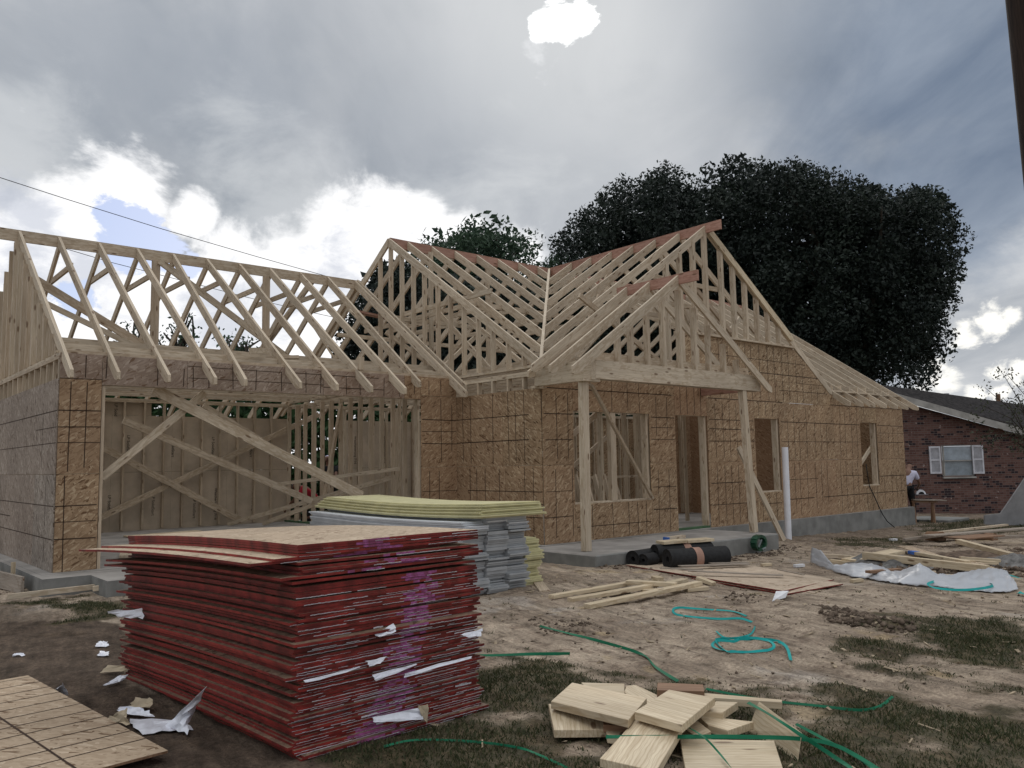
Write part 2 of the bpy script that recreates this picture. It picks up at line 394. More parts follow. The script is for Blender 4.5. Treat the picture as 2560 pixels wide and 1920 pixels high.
def grass_at(x, y):
    for i, (P, b) in enumerate(zip(GRASSP, GBB)):
        if b[0]-.3 <= x <= b[1]+.3 and b[2]-.3 <= y <= b[3]+.3:
            w = .22 if i != 2 else .1
            wx = x+mn.noise(Vector((x*1.5, y*1.5, 3)))*w; wy = y+mn.noise(Vector((x*1.5, y*1.5, 9)))*w
            q = sum(inpoly(wx+a, wy+c, P) for a, c in ((0, 0), (.3, .1), (-.3, -.1), (.1, -.3), (-.1, .3)))/5
            if q > 0:
                n = .5+.5*mn.fractal(Vector((x*1.7, y*1.7, 5)), 1., 2., 3)
                return max(0., min(1., (n-(.42 if i == 0 else .55)+q*.42)*2.2))*(1. if i in (0, 1, 2) else .8)
    return 0.
RUTS = [(PZ(a[0], a[1], -.22)[:2], PZ(b[0], b[1], -.22)[:2], w, d) for a, b, w, d in (
    ((1700, 1580), (2560, 1800), .16, .05), ((1500, 1560), (2400, 1790), .10, .035), ((1850, 1500), (2300, 1590), .14, -.07),
    ((1900, 1560), (2560, 1730), .10, .03), ((1600, 1620), (2250, 1800), .09, .03), ((1980, 1700), (2400, 1780), .07, -.03))]
RUTA = math.atan2(RUTS[0][1][1]-RUTS[0][0][1], RUTS[0][1][0]-RUTS[0][0][0])
def zbase(x, y):
    z = -.20-.07*smooth01((x+1)/4)-.16*smooth01((x-4)/7)-.02*max(0, min(x-12, 12))
    z += .035*smooth01((x+3.5)/1.5)*smooth01((3-x)/3)*smooth01((y+3.2)/1.5)
    return z
def zg(x, y, fine=True):
    z = zbase(x, y)
    if x < -11 or x > 22 or y < -12 or y > 7: return z
    v = Vector((x, y, 0))
    z += .022*mn.noise(v*.9)+.014*mn.noise(v*2.7)
    if fine:
        rough = .5+.5*mn.noise(v*.7+Vector((7, 7, 0)))
        if x > 4.5 and y > -5: rough = rough+.8
        z += (.006+.016*max(0, rough-.35))*mn.noise(v*9)+(.003+.009*max(0, rough-.3))*mn.noise(v*24)
    q = x*math.cos(RUTA)+y*math.sin(RUTA); p = -x*math.sin(RUTA)+y*math.cos(RUTA)
    z += .014*smooth01((x+5)/1.5)*mn.noise(Vector((q*.8, p*4.5, 2)))
    for a, b, w, d in RUTS:
        dx, dy = b[0]-a[0], b[1]-a[1]; L2 = dx*dx+dy*dy; t = ((x-a[0])*dx+(y-a[1])*dy)/L2
        if -.05 < t < 1.05:
            q = abs((x-a[0])*dy-(y-a[1])*dx)/math.sqrt(L2)+.04*mn.noise(v*3)
            if q < w*2.2:
                e = 1 if .08 < t < .92 else .4
                z -= d*e*math.exp(-(q/w)**2)*(.6+.8*abs(mn.noise(v*2.2)))
                z += .4*abs(d)*e*math.exp(-((q-w*1.5)/(w*.5))**2)*(.5+mn.noise(v*8))
    return z
def axis(lo, hi, st, far):
    a = list(np.arange(lo, hi+1e-6, st)); s = st
    r = [a[-1]]; l = [a[0]]
    while r[-1] < far: s *= 1.28; r.append(r[-1]+s)
    s = st
    while l[-1] > -far: s *= 1.28; l.append(l[-1]-s)
    return l[:0:-1]+a+r[1:]
def build_ground():
    xs = axis(-9.5, 9.5, .055, 400); ys = axis(-8.3, 2.2, .055, 400)
    nx, ny = len(xs), len(ys); V = np.zeros((nx*ny, 3), np.float32); A = np.zeros((nx*ny, 4), np.float32)
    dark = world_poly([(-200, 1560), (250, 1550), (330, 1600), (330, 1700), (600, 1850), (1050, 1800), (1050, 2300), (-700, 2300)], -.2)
    i = 0
    for y in ys:
        for x in xs:
            near = -10 < x < 22 and -9 < y < 4
            V[i] = (x, y, zg(x, y) if near else zbase(x, y))
            n = mn.noise(Vector((x*.8, y*.8, 1))) if near else 0
            d = 0
            if near:
                wx, wy = x+n*.35, y+.3*mn.noise(Vector((x*1.3, y*1.3, 4)))
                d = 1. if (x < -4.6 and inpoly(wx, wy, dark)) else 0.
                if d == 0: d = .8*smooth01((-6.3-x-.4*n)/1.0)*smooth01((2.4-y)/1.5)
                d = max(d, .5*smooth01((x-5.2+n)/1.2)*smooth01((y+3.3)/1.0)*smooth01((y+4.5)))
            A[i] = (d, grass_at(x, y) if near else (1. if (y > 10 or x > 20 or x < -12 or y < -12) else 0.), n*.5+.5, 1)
            i += 1
    idx = np.arange(nx*ny).reshape(ny, nx)
    f = np.stack([idx[:-1, :-1], idx[:-1, 1:], idx[1:, 1:], idx[1:, :-1]], -1).reshape(-1, 4)
    me = bpy.data.meshes.new('ground'); me.vertices.add(len(V)); me.vertices.foreach_set('co', V.ravel())
    me.loops.add(f.size); me.loops.foreach_set('vertex_index', f.ravel().astype(np.int32))
    me.polygons.add(len(f)); me.polygons.foreach_set('loop_start', np.arange(0, f.size, 4, dtype=np.int32))
    me.polygons.foreach_set('use_smooth', np.ones(len(f), bool)); me.update()
    c = me.attributes.new('mask', 'FLOAT_COLOR', 'POINT'); c.data.foreach_set('color', A.ravel())
    m, k, b = mat('bare_soil', .9, .15)
    P = k.node('ShaderNodeTexCoord').outputs['Object']
    mk = k.n.new('ShaderNodeSeparateColor'); k.put(mk.inputs[0], attr(k, 'mask').outputs['Color'])
    n1 = k.noise(P, 1.3, 6, .6).outputs[0]; n2 = k.noise(P, 7, 6, .65).outputs[0]; n3 = k.noise(P, 45, 4, .7).outputs[0]
    c = k.mix(k.rng(n1, .32, .68), (.30, .235, .178), (.485, .395, .305))
    c = k.mix(k.math('MULTIPLY', k.rng(n2, .50, .66), .7), c, (.155, .112, .083))
    c = k.mix(k.math('MULTIPLY', k.rng(k.noise(P, .9, 4, .6, .3).outputs[0], .60, .70), .35), c, (.50, .47, .44))
    c = k.mix(k.math('MULTIPLY', k.rng(k.noise(k.mapv(P, loc=(4, 2, 0)), 1.7, 3).outputs[0], .64, .70), .35), c, (.42, .31, .15))
    dk = k.mix(k.rng(n2, .3, .7), (.050, .034, .025), (.135, .098, .072))
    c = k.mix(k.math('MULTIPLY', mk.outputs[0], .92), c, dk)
    gc = k.mix(k.rng(n2, .35, .65), (.040, .042, .020), (.115, .090, .052))
    c = k.mix(k.rng(k.math('ADD', mk.outputs[1], k.math('MULTIPLY', k.math('SUBTRACT', n2, .5), .9)), .12, .6, 0, .85), c, gc)
    c = k.vec('SCALE', c, sc=k.rng(n3, .3, .7, .62, 1.28, 'LINEAR'))
    c = k.vec('SCALE', c, sc=k.rng(k.noise(k.mapv(k.mapv(P, rot=(0, 0, -RUTA)), sc=(1, 4.5, 1)), 2.4, 6, .65).outputs[0], .34, .66, .60, 1.30, 'LINEAR'))
    vo = k.node('ShaderNodeTexVoronoi', i_Vector=P, i_Scale=22.)
    c = k.mix(k.math('MULTIPLY', k.rng(vo.outputs['Distance'], .16, .08), k.rng(n2, .48, .6)), c, (.05, .035, .028))
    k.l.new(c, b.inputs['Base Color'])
    h = k.math('ADD', k.math('MULTIPLY', n2, .6), k.math('MULTIPLY', n3, .35)); bump(k, b, h, 1., .07)
    me.materials.append(m)
    o = bpy.data.objects.new('ground', me); COL.objects.link(o)
    tag(o, 'bare sandy soil of the building plot with ruts and grassy patches', 'ground', kind='structure')
build_ground()
def G(x, y, h=0.):
    """point of the ground that the photo shows at x, y, raised by h"""
    z = -.25
    for _ in range(6):
        p = PZ(x, y, z+h); z = zg(p[0], p[1], False)
    return Vector((p[0], p[1], z+h))

def fastmesh(name, V, Fc, mats, tn=None, parent=None, smooth=False, **tg):
    me = bpy.data.meshes.new(name); n = Fc.shape[1]
    loc = WL[parent.name] if parent is not None else Vector(((V[:, 0].min()+V[:, 0].max())/2, (V[:, 1].min()+V[:, 1].max())/2, V[:, 2].min()))
    V = V-np.array(loc)
    me.vertices.add(len(V)); me.vertices.foreach_set('co', V.astype(np.float32).ravel())
    me.loops.add(Fc.size); me.loops.foreach_set('vertex_index', Fc.ravel().astype(np.int32))
    me.polygons.add(len(Fc)); me.polygons.foreach_set('loop_start', np.arange(0, Fc.size, n, dtype=np.int32))
    if smooth: me.polygons.foreach_set('use_smooth', np.ones(len(Fc), bool))
    me.update(); me.materials.append(mats)
    if tn is not None:
        a = me.attributes.new('tn', 'FLOAT', 'POINT'); a.data.foreach_set('value', tn.astype(np.float32))
    o = bpy.data.objects.new(name, me); COL.objects.link(o)
    if parent is not None: o.parent = parent
    else: o.location = loc
    WL[o.name] = loc; tag(o, **tg); return o

def build_grass():
    rs = np.random.RandomState(4); vs = []; fs = []; tn = []
    def blades(x, y, n, hs, sp):
        for _ in range(n):
            bx, by = x+rs.normal(0, sp), y+rs.normal(0, sp); z = zg(bx, by, False)-.008
            a = rs.uniform(0, 6.28); h = hs*rs.uniform(.5, 1.3); ln = rs.uniform(.2, .9)*h; w = .0028+.0012*rs.rand()
            dx, dy = math.cos(a), math.sin(a); lx, ly = rs.normal(0, 1), rs.normal(0, 1); q = math.hypot(lx, ly)+1e-6; lx, ly = lx/q*ln, ly/q*ln
            o = len(vs)
            vs.extend([(bx-dx*w, by-dy*w, z), (bx+dx*w, by+dy*w, z), (bx+dx*w*.8+lx*.45, by+dy*w*.8+ly*.45, z+h*.65), (bx-dx*w*.2+lx, by-dy*w*.2+ly, z+h)])
            fs.append((o, o+1, o+2, o+3)); c = rs.rand()**1.5; tn.extend([c]*4)
    for i, b in enumerate(GBB):
        x0, x1, y0, y1 = max(b[0], -8.5), min(b[1], 20), max(b[2], -9), min(b[3], 8)
        N = [19000, 6500, 1600, 3500, 1000][i]; hs = [.026, .03, .032, .07, .045][i]
        for _ in range(N):
            x, y = rs.uniform(x0, x1), rs.uniform(y0, y1); g = grass_at(x, y)
            if rs.rand() < g**1.3: blades(x, y, 4, hs*(.5+.6*g), .03 if i < 3 else .05)
    for _ in range(160):                                    # stray tufts on the bare soil
        x, y = rs.uniform(-6, 4), rs.uniform(-7.5, -1.8); blades(x, y, rs.randint(3, 14), .03, .02)
    fastmesh('grass', np.array(vs), np.array(fs), GRASS, np.array(tn), label='short patchy green and straw coloured grass growing on the soil', cat='grass', kind='stuff')
build_grass()

def build_clods():
    rs = np.random.RandomState(9); V = []; Fc = []
    oc = np.array([(1, 0, 0), (-1, 0, 0), (0, 1, 0), (0, -1, 0), (0, 0, 1), (0, 0, -1)], float)
    of = [(0, 2, 4), (2, 1, 4), (1, 3, 4), (3, 0, 4), (2, 0, 5), (1, 2, 5), (3, 1, 5), (0, 3, 5)]
    def clod(x, y, r):
        z = zg(x, y, False); v = oc*r*(1+.5*(rs.rand(6, 1)-.5))*np.array([1, 1, .7]); a = rs.uniform(0, 6.28)
        c, s = math.cos(a), math.sin(a); v = v@np.array([[c, -s, 0], [s, c, 0], [0, 0, 1]])+rs.normal(0, r*.18, (6, 3))
        o = len(V); V.extend((v+np.array([x, y, z+r*.2])).tolist()); Fc.extend([(a_+o, b_+o, c_+o) for a_, b_, c_ in of])
    for _ in range(3200): clod(rs.uniform(-6.5, 7), rs.uniform(-8, -1.7), .004+.012*rs.rand()**4)
    def zone(P, n, r):
        P = world_poly(P, -.3); a = np.array(P)
        for _ in range(n*3):
            x, y = rs.uniform(a[:, 0].min(), a[:, 0].max()), rs.uniform(a[:, 1].min(), a[:, 1].max())
            if inpoly(x, y, P): clod(x, y, r*(.25+rs.rand()**2.5))
    zone([(2330, 1400), (2560, 1370), (2620, 1430), (2560, 1450), (2350, 1430)], 260, .055)
    zone([(1500, 1418), (1640, 1450), (1500, 1450), (1380, 1420)], 130, .03)
    zone([(1760, 1412), (1960, 1365), (2010, 1372), (1960, 1390), (1800, 1418)], 170, .03)
    zone([(2020, 1540), (2120, 1555), (2300, 1590), (2280, 1620), (2080, 1590)], 240, .035)
    zone([(2080, 1425), (2240, 1405), (2420, 1440), (2300, 1460)], 220, .05)
    zone([(-20, 1470), (130, 1490), (360, 1470), (380, 1500), (200, 1500), (-20, 1510)], 160, .025)
    zone([(1320, 1580), (1480, 1570), (1540, 1620), (1350, 1620)], 150, .018)
    zone([(1840, 1500), (1930, 1520), (1900, 1545), (1800, 1520)], 80, .02)
    m = plain('soil_clod', (.17, .13, .10), .95, .1, .4, 9.)
    fastmesh('soil_clods', np.array(V), np.array(Fc), m, label='loose brown and grey clods of soil scattered over the plot', cat='soil', kind='stuff')
build_clods()

def build_chips():
    rs = np.random.RandomState(12); V = []; Fc = []
    bf = MB.BF
    for _ in range(520):
        x, y = (rs.uniform(-6, 3), rs.uniform(-7.5, -1.7)) if rs.rand() < .6 else (rs.uniform(2, 9), rs.uniform(-5, -1.2))
        a = rs.uniform(0, 6.28); L, w, t = .012+.05*rs.rand()**3, .004+.012*rs.rand()**2, .003+.004*rs.rand(); z = zg(x, y, False)+.006; c, q = math.cos(a), math.sin(a); o = len(V)
        V.extend([(x+c*u*L-q*v*w, y+q*u*L+c*v*w, z+t*h+.006*u) for u in (-1, 1) for v in (-1, 1) for h in (0, 1)]); Fc.extend([tuple(i+o for i in f) for f in bf])
    fastmesh('wood_chips', np.array(V), np.array(Fc), plain('wood_chip', (.46, .37, .26), .8, .2, .3, 30.), label='small pale wood chips and splinters scattered over the soil', cat='wood chips', kind='stuff')
build_chips()

# ------------------------------------------------------------------ the house under construction
H = thing('house_under_construction', (0, 0, 0), 'unfinished house with bare timber roof frame and strand board walls on a concrete slab', 'house')
cnt = {'stud': 0}; XSTUD = MB()
def part(name, mats, fn, **kw):
    b = MB(); fn(b); return b.build(name, mats, H, **kw)
def board(name, p0, p1, w, h, m=LUM, up=(0, 0, 1), t=None, plumb=False, drop=False, **kw):
    b = MB(); b.bar(p0, p1, w, h, up, 0, t, plumb, drop); return b.build(name, m, H, **kw)
def stud(x, y, z0, z1, along='x', big=True, w=.038, d=.089, t=None):
    """2x4: its narrow edge faces across the wall, along = direction the wall runs"""
    a, c = (w, d) if along == 'x' else (d, w)
    b = MB() if big and cnt['stud'] < 98 else XSTUD
    ox, oy, oz = rnd.uniform(0, 50), rnd.uniform(0, 50), rnd.uniform(0, 50)
    vs = [(x+i*a/2, y+j*c/2, z) for i in (-1, 1) for j in (-1, 1) for z in (z0, z1)]
    g = [(v[2]+ox, v[0]-x+oy, v[1]-y+oz) for v in vs]
    b.add(vs, MB.BF, 0, g, rnd.random()**2*.5 if t is None else t)
    if b is not XSTUD: cnt['stud'] += 1; b.build('stud', LUM, H)

LP, PLT, RZ, RY, RX = 2.215, 2.82, 5.83, 4.45, 4.45
def slab(b):
    b.box((-6.5, 1.72, -.6), (-5.62, 9.0, -.005), 0); 
def slab2(b):
    top, sd = 0, 1
    P = [(-.16, 2.06), (-.16, .33), (-.16, -.12), (12.62, -.12), (12.62, 9.1), (-6.45, 9.1), (-6.45, 2.06)]
    b.prism([(x, y, 0) for x, y in [(-.16, -.12), (12.62, -.12), (12.62, 9.1), (-6.45, 9.1), (-6.45, 2.06), (-.16, 2.06)]], .7, top, side=sd)
part('slab', [CONCT, CONC], slab2)
def apron(b):
    b.prism([(-6.0, .93, -.012), (-.6, .93, -.012), (-.6, 2.06, -.004), (-6.0, 2.06, -.004)], .6, 0, side=1)
    b.prism([(-6.53, 1.62, -.002), (-6.0, 1.62, -.002), (-6.0, 2.06, -.002), (-6.53, 2.06, -.002)], .6, 0, side=1)
    b.prism([(-6.53, 2.06, -.002), (-6.452, 2.06, -.002), (-6.452, 9.1, -.002), (-6.53, 9.1, -.002)], .6, 0, side=1)
part('garage_apron', [CONCT, CONC], apron)
part('porch_slab', [CONCT, CONC], lambda b: b.prism([(-.53, -1.58, -.006), (3.92, -1.62, -.006), (3.92, -.12, -.006), (-.162, -.12, -.006), (-.162, .33, -.006), (-.53, .33, -.006)], .55, 0, side=1), bevel=.015)

# ---- sheathing: rectangles of strand board with dark nailing lines
def sheath(name, axis_, c, panels, vl=(), hl=(), th=.012, mats=None, flip=1, polys=(), shade=None, gsw=False):
    """panels (u0,u1,z0,z1[,tint]) in the wall plane; lines drawn 2 mm proud on the visible side (towards -axis)"""
    b = MB()
    def P(u, z, d): return (u, c+d, z) if axis_ == 'y' else (c+d, u, z)
    for p in panels:
        u0, u1, z0, z1 = p[:4]; t = min(1., (p[4]+rnd.uniform(-.1, .25)) if len(p) > 4 else rnd.random()**2*.5)
        e = .003; ox = rnd.uniform(0, 30)
        vs = [P(u, z, d) for u in (u0+e, u1-e) for z in (z0+e, z1-e) for d in (-th, 0)]
        g = [((u+ox, z, 0) if not gsw else (z+ox, u, 0)) for u in (u0, u1) for z in (z0, z1) for d in (0, 1)]
        b.add(vs, MB.BF, p[5] if len(p) > 5 else 0, g, t)
    for pl, t in polys:
        n = len(pl); vs = [P(u, z, -th) for u, z in pl]+[P(u, z, 0) for u, z in pl]; ox = rnd.uniform(0, 30)
        b.add(vs, [tuple(range(n)), tuple(range(2*n-1, n-1, -1))]+[(i, i+n, (i+1) % n+n, (i+1) % n) for i in range(n)], 0, [(u+ox, z, 0) for u, z in pl]*2, t)
    lw = .006
    for u, z0, z1 in vl:
        j = rnd.uniform(-.006, .006)
        b.add([P(u-lw+j, z0, -th-.002), P(u+lw+j, z0, -th-.002), P(u+lw-j, z1, -th-.002), P(u-lw-j, z1, -th-.002)], [(0, 1, 2, 3)], 1)
    for z, u0, u1 in hl:
        j = rnd.uniform(-.004, .004); lw2 = lw*rnd.uniform(.7, 1.35)
        b.add([P(u0, z-lw2+j, -th-.002), P(u1, z-lw2-j, -th-.002), P(u1, z+lw2-j, -th-.002), P(u0, z+lw2+j, -th-.002)], [(0, 1, 2, 3)], 1)
    return b.build(name, mats or [OSB, LINE], H)

W1, W2, W3, DR = (.67, 2.56), (5.83, 6.74), (10.23, 11.07), (3.28, 4.25)
HT, SB = 2.085, .59
fr = [(0, .67, 0, 1.22, .3), (0, .67, 1.22, 2.44, .35), (.67, 2.56, 0, SB, .1), (.67, 2.56, HT, 2.76, .45), (2.56, 3.28, 0, 1.22, .15), (2.56, 3.28, 1.22, 2.44, .2), (2.56, 3.28, 2.44, 2.88, .3),
      (0, .67, 2.44, 2.76, .5), (3.28, 4.25, HT, 2.88, .6), (4.25, 5.83, 0, 1.22, .1), (4.25, 5.83, 1.22, 2.44, .2), (5.83, 6.74, 0, SB, .2), (5.83, 6.74, HT, 2.44, .2),
      (4.25, 6.74, 2.44, 2.88, .15), (6.74, 9.0, 0, 1.22, .35), (6.74, 9.0, 1.22, 2.44, .1), (9.0, 10.23, 0, 1.22, .25), (9.0, 10.23, 1.22, 2.44, .15), (10.23, 11.07, 0, SB, .1),
      (10.23, 11.07, HT, 2.44, .1), (11.07, 12.5, 0, 1.22, .1), (11.07, 12.5, 1.22, 2.44, .15), (8.9, 12.5, 2.44, 2.70, .2), (6.74, 8.9, 2.44, 2.88, .15), (3.64, 5.4, 2.88, 3.63, .15), (5.4, 7.4, 2.88, 3.63, .1)]
def openings(u0, u1, z0, z1):
    """split a nailing line where an opening interrupts it"""
    segs = [(u0, u1)]
    return segs
frv = []; frh = []
for i, (a, bb) in enumerate([(.25, 0), (.62, 0), (.30, 1), (.55, 1)]): frv += [(a, bb*1.22+.1, bb*1.22+1.15)]
for u in (.85, 1.06, 1.55, 1.95, 2.18, 2.4): frv.append((u, .02, .57))
for u in (.95, 1.6, 2.0, 2.3): frv.append((u, HT+.02, 2.72))
for u in (2.75, 3.05): frv += [(u, .03, 1.1), (u, 1.7, 2.4)]
for u in (3.45, 3.65, 3.87, 4.07): frv.append((u, HT+.03, 2.85))
for u in (4.5, 4.75, 4.97, 5.2, 5.45): frv += [(u, .04, 1.15), (u, 1.3, 2.35)]
for u in (7.0, 7.25, 7.45, 7.75, 8.1, 8.35, 8.6, 9.2, 9.45, 9.75, 10.0): frv += [(u, rnd.uniform(.02, .3), 1.18), (u+.06, 1.26, 2.06+rnd.uniform(0, .3))]
for u in (11.3, 11.7, 11.95, 12.2): frv += [(u, .05, .9), (u-.05, 1.3, 2.0)]
for u in (6.0, 6.25, 6.5): frv.append((u, .02, .57)); frv.append((u, HT+.05, 2.42))
for u in (10.4, 10.65, 10.9): frv.append((u, .02, .57))
for u in (4.0, 4.4, 4.7, 5.0, 5.35, 5.6, 5.8, 6.1, 6.4, 6.65, 6.95, 7.2): frv.append((u, 2.46, 3.6))
for u in (7.5, 7.75, 8.1, 8.35): frv.append((u, 2.46, 3.45-(u-7.4)*.63))
for u in (9.3, 9.75, 10.1, 10.45): frv.append((u, 2.12, 2.66))
for z, a, bb in ((.41, 0, .62), (.81, .05, .6), (1.62, .05, .65), (2.03, .02, .66), (.22, .7, 2.5), (.41, 2.6, 3.25), (.8, 2.6, 3.25), (1.64, 2.6, 3.25), (1.85, 2.6, 3.2), (2.03, 2.6, 3.25),
                 (.41, 4.3, 5.8), (.82, 4.3, 5.8), (1.62, 4.3, 5.8), (1.85, 4.3, 5.8), (2.03, 4.3, 5.8), (2.44, .1, 3.2), (2.44, 4.3, 6.9), (.36, 5.9, 6.7), (.41, 6.8, 8.0), (.82, 6.8, 8.2), (1.62, 6.8, 10.2), (2.03, 6.8, 10.2),
                 (.41, 8.4, 12.4), (.85, 9.3, 10.2), (1.62, 11.1, 12.45), (1.85, 11.1, 12.45), (2.03, 11.1, 12.45), (.8, 11.1, 12.4), (3.03, 4.1, 8.4), (3.3, 4.3, 7.9), (2.70, 6.8, 8.8), (2.46, 8.9, 12.4)):
    frh.append((z, a, bb))
FW = sheath('front_wall', 'y', 0, fr, frv, frh, polys=[([(7.403, 2.885), (8.92, 2.885), (8.92, 2.80), (8.93, 2.81), (7.403, 3.63)], .1)])
# perpendicular wall beside the garage (plane x = 0)
sheath('side_wall', 'x', 0, [(.012, .9, 0, 1.22, .3), (.9, LP, 0, 1.22, .45), (.012, .95, 1.22, 2.44, .1), (.95, LP, 1.22, 2.44, .25)],
       [(.42, .05, 1.2), (.22, .05, 1.2), (1.05, .0, 1.18), (1.42, .1, 1.18), (1.65, .1, 1.18), (1.83, .1, 1.18), (.41, 1.3, 2.42), (.62, 1.3, 2.42), (.80, 1.3, 2.42), (1.2, 1.26, 2.42), (1.8, 1.26, 2.4), (2.02, 1.3, 2.42)],
       [(.41, .02, 1.3), (.81, .02, 1.9), (1.63, .3, LP), (2.03, .3, LP), (.62, 0, 1.3)])
# garage front: stub left, header strip, strip right
sheath('garage_front_wall', 'y', LP, [(-6.3, -5.80, 0, 1.22, .1), (-6.3, -5.80, 1.22, 2.44, .3), (-6.3, -5.8, 2.44, 2.77, .35, 2), (-5.8, -4.7, HT+.288, 2.77, .4, 2), (-4.7, -2.6, HT+.288, 2.77, .4, 2),
        (-2.6, -1.1, HT+.288, 2.77, .6, 2), (-1.1, -.77, HT+.288, 2.77, .4), (-.77, -.013, 0, 1.22, .4), (-.77, -.013, 1.22, 2.44, .25), (-.77, -.013, 2.44, 2.77, .4)],
       [(-6.2, .0, 1.2), (-6.17, 1.25, 2.4), (-5.98, 1.3, 2.4), (-6.0, 2.46, 2.75), (-5.75, 2.46, 2.75), (-5.1, 2.4, 2.75), (-4.75, 2.4, 2.65), (-4.62, 2.4, 2.68), (-4.4, 2.4, 2.72), (-4.05, 2.4, 2.72), (-3.7, 2.4, 2.7), (-3.3, 2.4, 2.7), (-2.9, 2.4, 2.72), (-2.65, 2.4, 2.7), (-2.2, 2.4, 2.7), (-1.95, 2.4, 2.6),
        (-1.5, 2.4, 2.7), (-1.2, 2.4, 2.7), (-.9, 2.46, 2.75), (-.6, 2.46, 2.7), (-.35, 2.46, 2.72), (-.35, 1.3, 2.4), (-.12, 1.5, 2.3), (-.6, .1, 1.15), (-.4, .1, 1.15)],
       [(2.44, -6.3, -5.8), (2.03, -6.3, -5.8), (1.82, -6.3, -5.8), (1.62, -6.3, -5.8), (.82, -6.3, -5.82), (.62, -6.3, -5.82), (.405, -6.3, -5.82), (2.69, -4.7, -3.3), (2.53, -4.7, -2.6), (2.69, -3.2, -1.6), (2.50, -2.6, -1.5),
        (2.03, -.75, -.02), (1.83, -.75, -.02), (1.62, -.75, -.02), (.81, -.75, -.02), (.5, -.75, -.02)], mats=[OSB, LINE, OSBG])
# garage left wall (plane x=-6.3), panels weathered grey
sheath('garage_side_wall', 'x', -6.3, [(LP, 3.4, 0, 1.22, 0), (3.4, 5.8, 0, 1.22, 0), (5.8, 8.9, 0, 1.22, 0), (LP, 4.6, 1.22, 2.44, 0), (4.6, 7, 1.22, 2.44, 0), (7, 8.9, 1.22, 2.44, 0)],
       [(3.0, 1.3, 2.0), (2.7, .1, 1.1)], [(2.03, LP, 8), (1.82, LP, 3.4), (1.62, LP, 8), (.82, LP, 8), (.605, 5.0, 8), (.405, LP, 8)], mats=[OSBG, LINE], gsw=True)
# rear and right walls seen from inside
def rear(b):
    for x0, x1 in ((-6.3, -5.1), (-5.1, -3.88), (-3.88, -2.66), (-2.66, -1.44), (-1.44, .1)):
        b.box((x0+.002, 8.95, .0), (x1-.002, 8.962, 1.218)); b.box((x0+.002, 8.95, 1.222), (x1-.002, 8.962, 2.41))
    for x0, x1 in ((-6.3, -5.1), (-5.1, -3.1)): b.box((x0, 8.95, 2.413), (x1-.003, 8.962, 2.75))
def rear2(b):
    for x0, x1 in ((1.5, 2.72), (2.72, 3.94)):
        b.box((x0+.002, 8.95, 0), (x1-.002, 8.962, 1.218)); b.box((x0+.002, 8.95, 1.222), (x1-.002, 8.962, 2.41))
RW = part('rear_wall_sheathing', PANI, rear); part('inner_panel_sheathing', PANI, rear2)
sheath('rear_wall', 'y', 8.962, [(3.95, 6, 0, 1.22), (3.95, 6, 1.22, 2.72), (6.0, 7.2, 0, 2.72), (7.2, 9.6, 0, 2.72), (9.6, 12.5, 0, 1.22), (9.6, 12.5, 1.22, 2.72)])
sheath('right_wall', 'x', 12.5, [(0, 2.4, 0, 1.22), (0, 2.4, 1.22, 2.75), (2.4, 5, 0, 1.22), (2.4, 5, 1.22, 2.75), (5, 8.9, 0, 1.22), (5, 8.9, 1.22, 2.75)])
sheath('partition_sheathing', 'y', 3.1, [(6.9, 9.2, 0, 2.44, .6), (9.2, 12.3, 0, 2.44, .7)])
sheath('partition_sheathing', 'x', 7.7, [(.1, 3.0, 0, 2.44, .7)])
# printed marks on the inner panels
def words(txt, loc, size, rx=0.):
    cu = bpy.data.curves.new('t', 'FONT'); cu.body = txt; cu.size = size; cu.extrude = .0008
    ob = bpy.data.objects.new('t', cu); COL.objects.link(ob); bpy.context.view_layer.update()
    me = bpy.data.meshes.new_from_object(ob.evaluated_get(bpy.context.evaluated_depsgraph_get())); bpy.data.objects.remove(ob)
    me.materials.clear(); me.materials.append(INK)
    o = bpy.data.objects.new('printed_mark', me); COL.objects.link(o); o.location = loc; o.rotation_euler = (R(90), R(90), 0); o.parent = RW; return o
for x_, y_, tx in ((318, 1088, 'LP SolidStart'), (430, 1092, 'LP SolidStart'), (530, 1092, 'LP SolidStart'), (625, 1095, 'LP SolidStart'), (270, 1238, 'LP SolidStart'), (380, 1237, 'LP SolidStart'), (483, 1245, 'LP SolidStart'), (537, 1220, 'Weatherstrong 7/16'), (630, 1218, 'Weatherstrong 7/16'), (287, 1008, 'LP Solid'), (394, 1010, 'LP Solid'), (886, 1090, 'Weatherstrong 7/16'), (959, 1090, 'Weatherstrong 7/16')):
    p = PY(x_, y_, 8.947); words(tx, p, .085)

# ---- plates, studs
def plates():
    for z in (2.70, 2.74):
        board('top_plate', (-6.252, LP+.02, z+.02), (-6.252, 8.9, z+.02), .089, .038, up=(0, 0, 1))
    for z in (2.66, 2.70, 2.79):
        board('top_plate', (.048, .02, z), (.048, 8.9, z), .089, .038)
    board('top_plate', (-6.2, 8.9, 2.70), (12.4, 8.9, 2.70), .089, .038); board('top_plate', (-6.2, 8.9, 2.74), (12.4, 8.9, 2.74), .089, .038)
    board('bottom_plate', (3.3, .05, .02), (4.24, .05, .02), .089, .038, TREATED)
    board('bottom_plate', (-.045, 2.4, .02), (-.045, 8.85, .02), .089, .038, TREATED)
    board('gable_plate', (7.42, -.03, 3.65), (4.0, -.03, 3.65), .09, .038)
    board('top_plate', (-.02, .05, 2.79), (12.45, .05, 2.79), .089, .038)
plates()
for y in (2.152, 2.271, 2.56, 2.943, 3.33, 3.72, 4.092, 4.524, 4.917, 5.307, 5.692, 6.096):
    stud(-6.256, max(y, LP+.03)+.02, 0.04, 2.69, 'y')
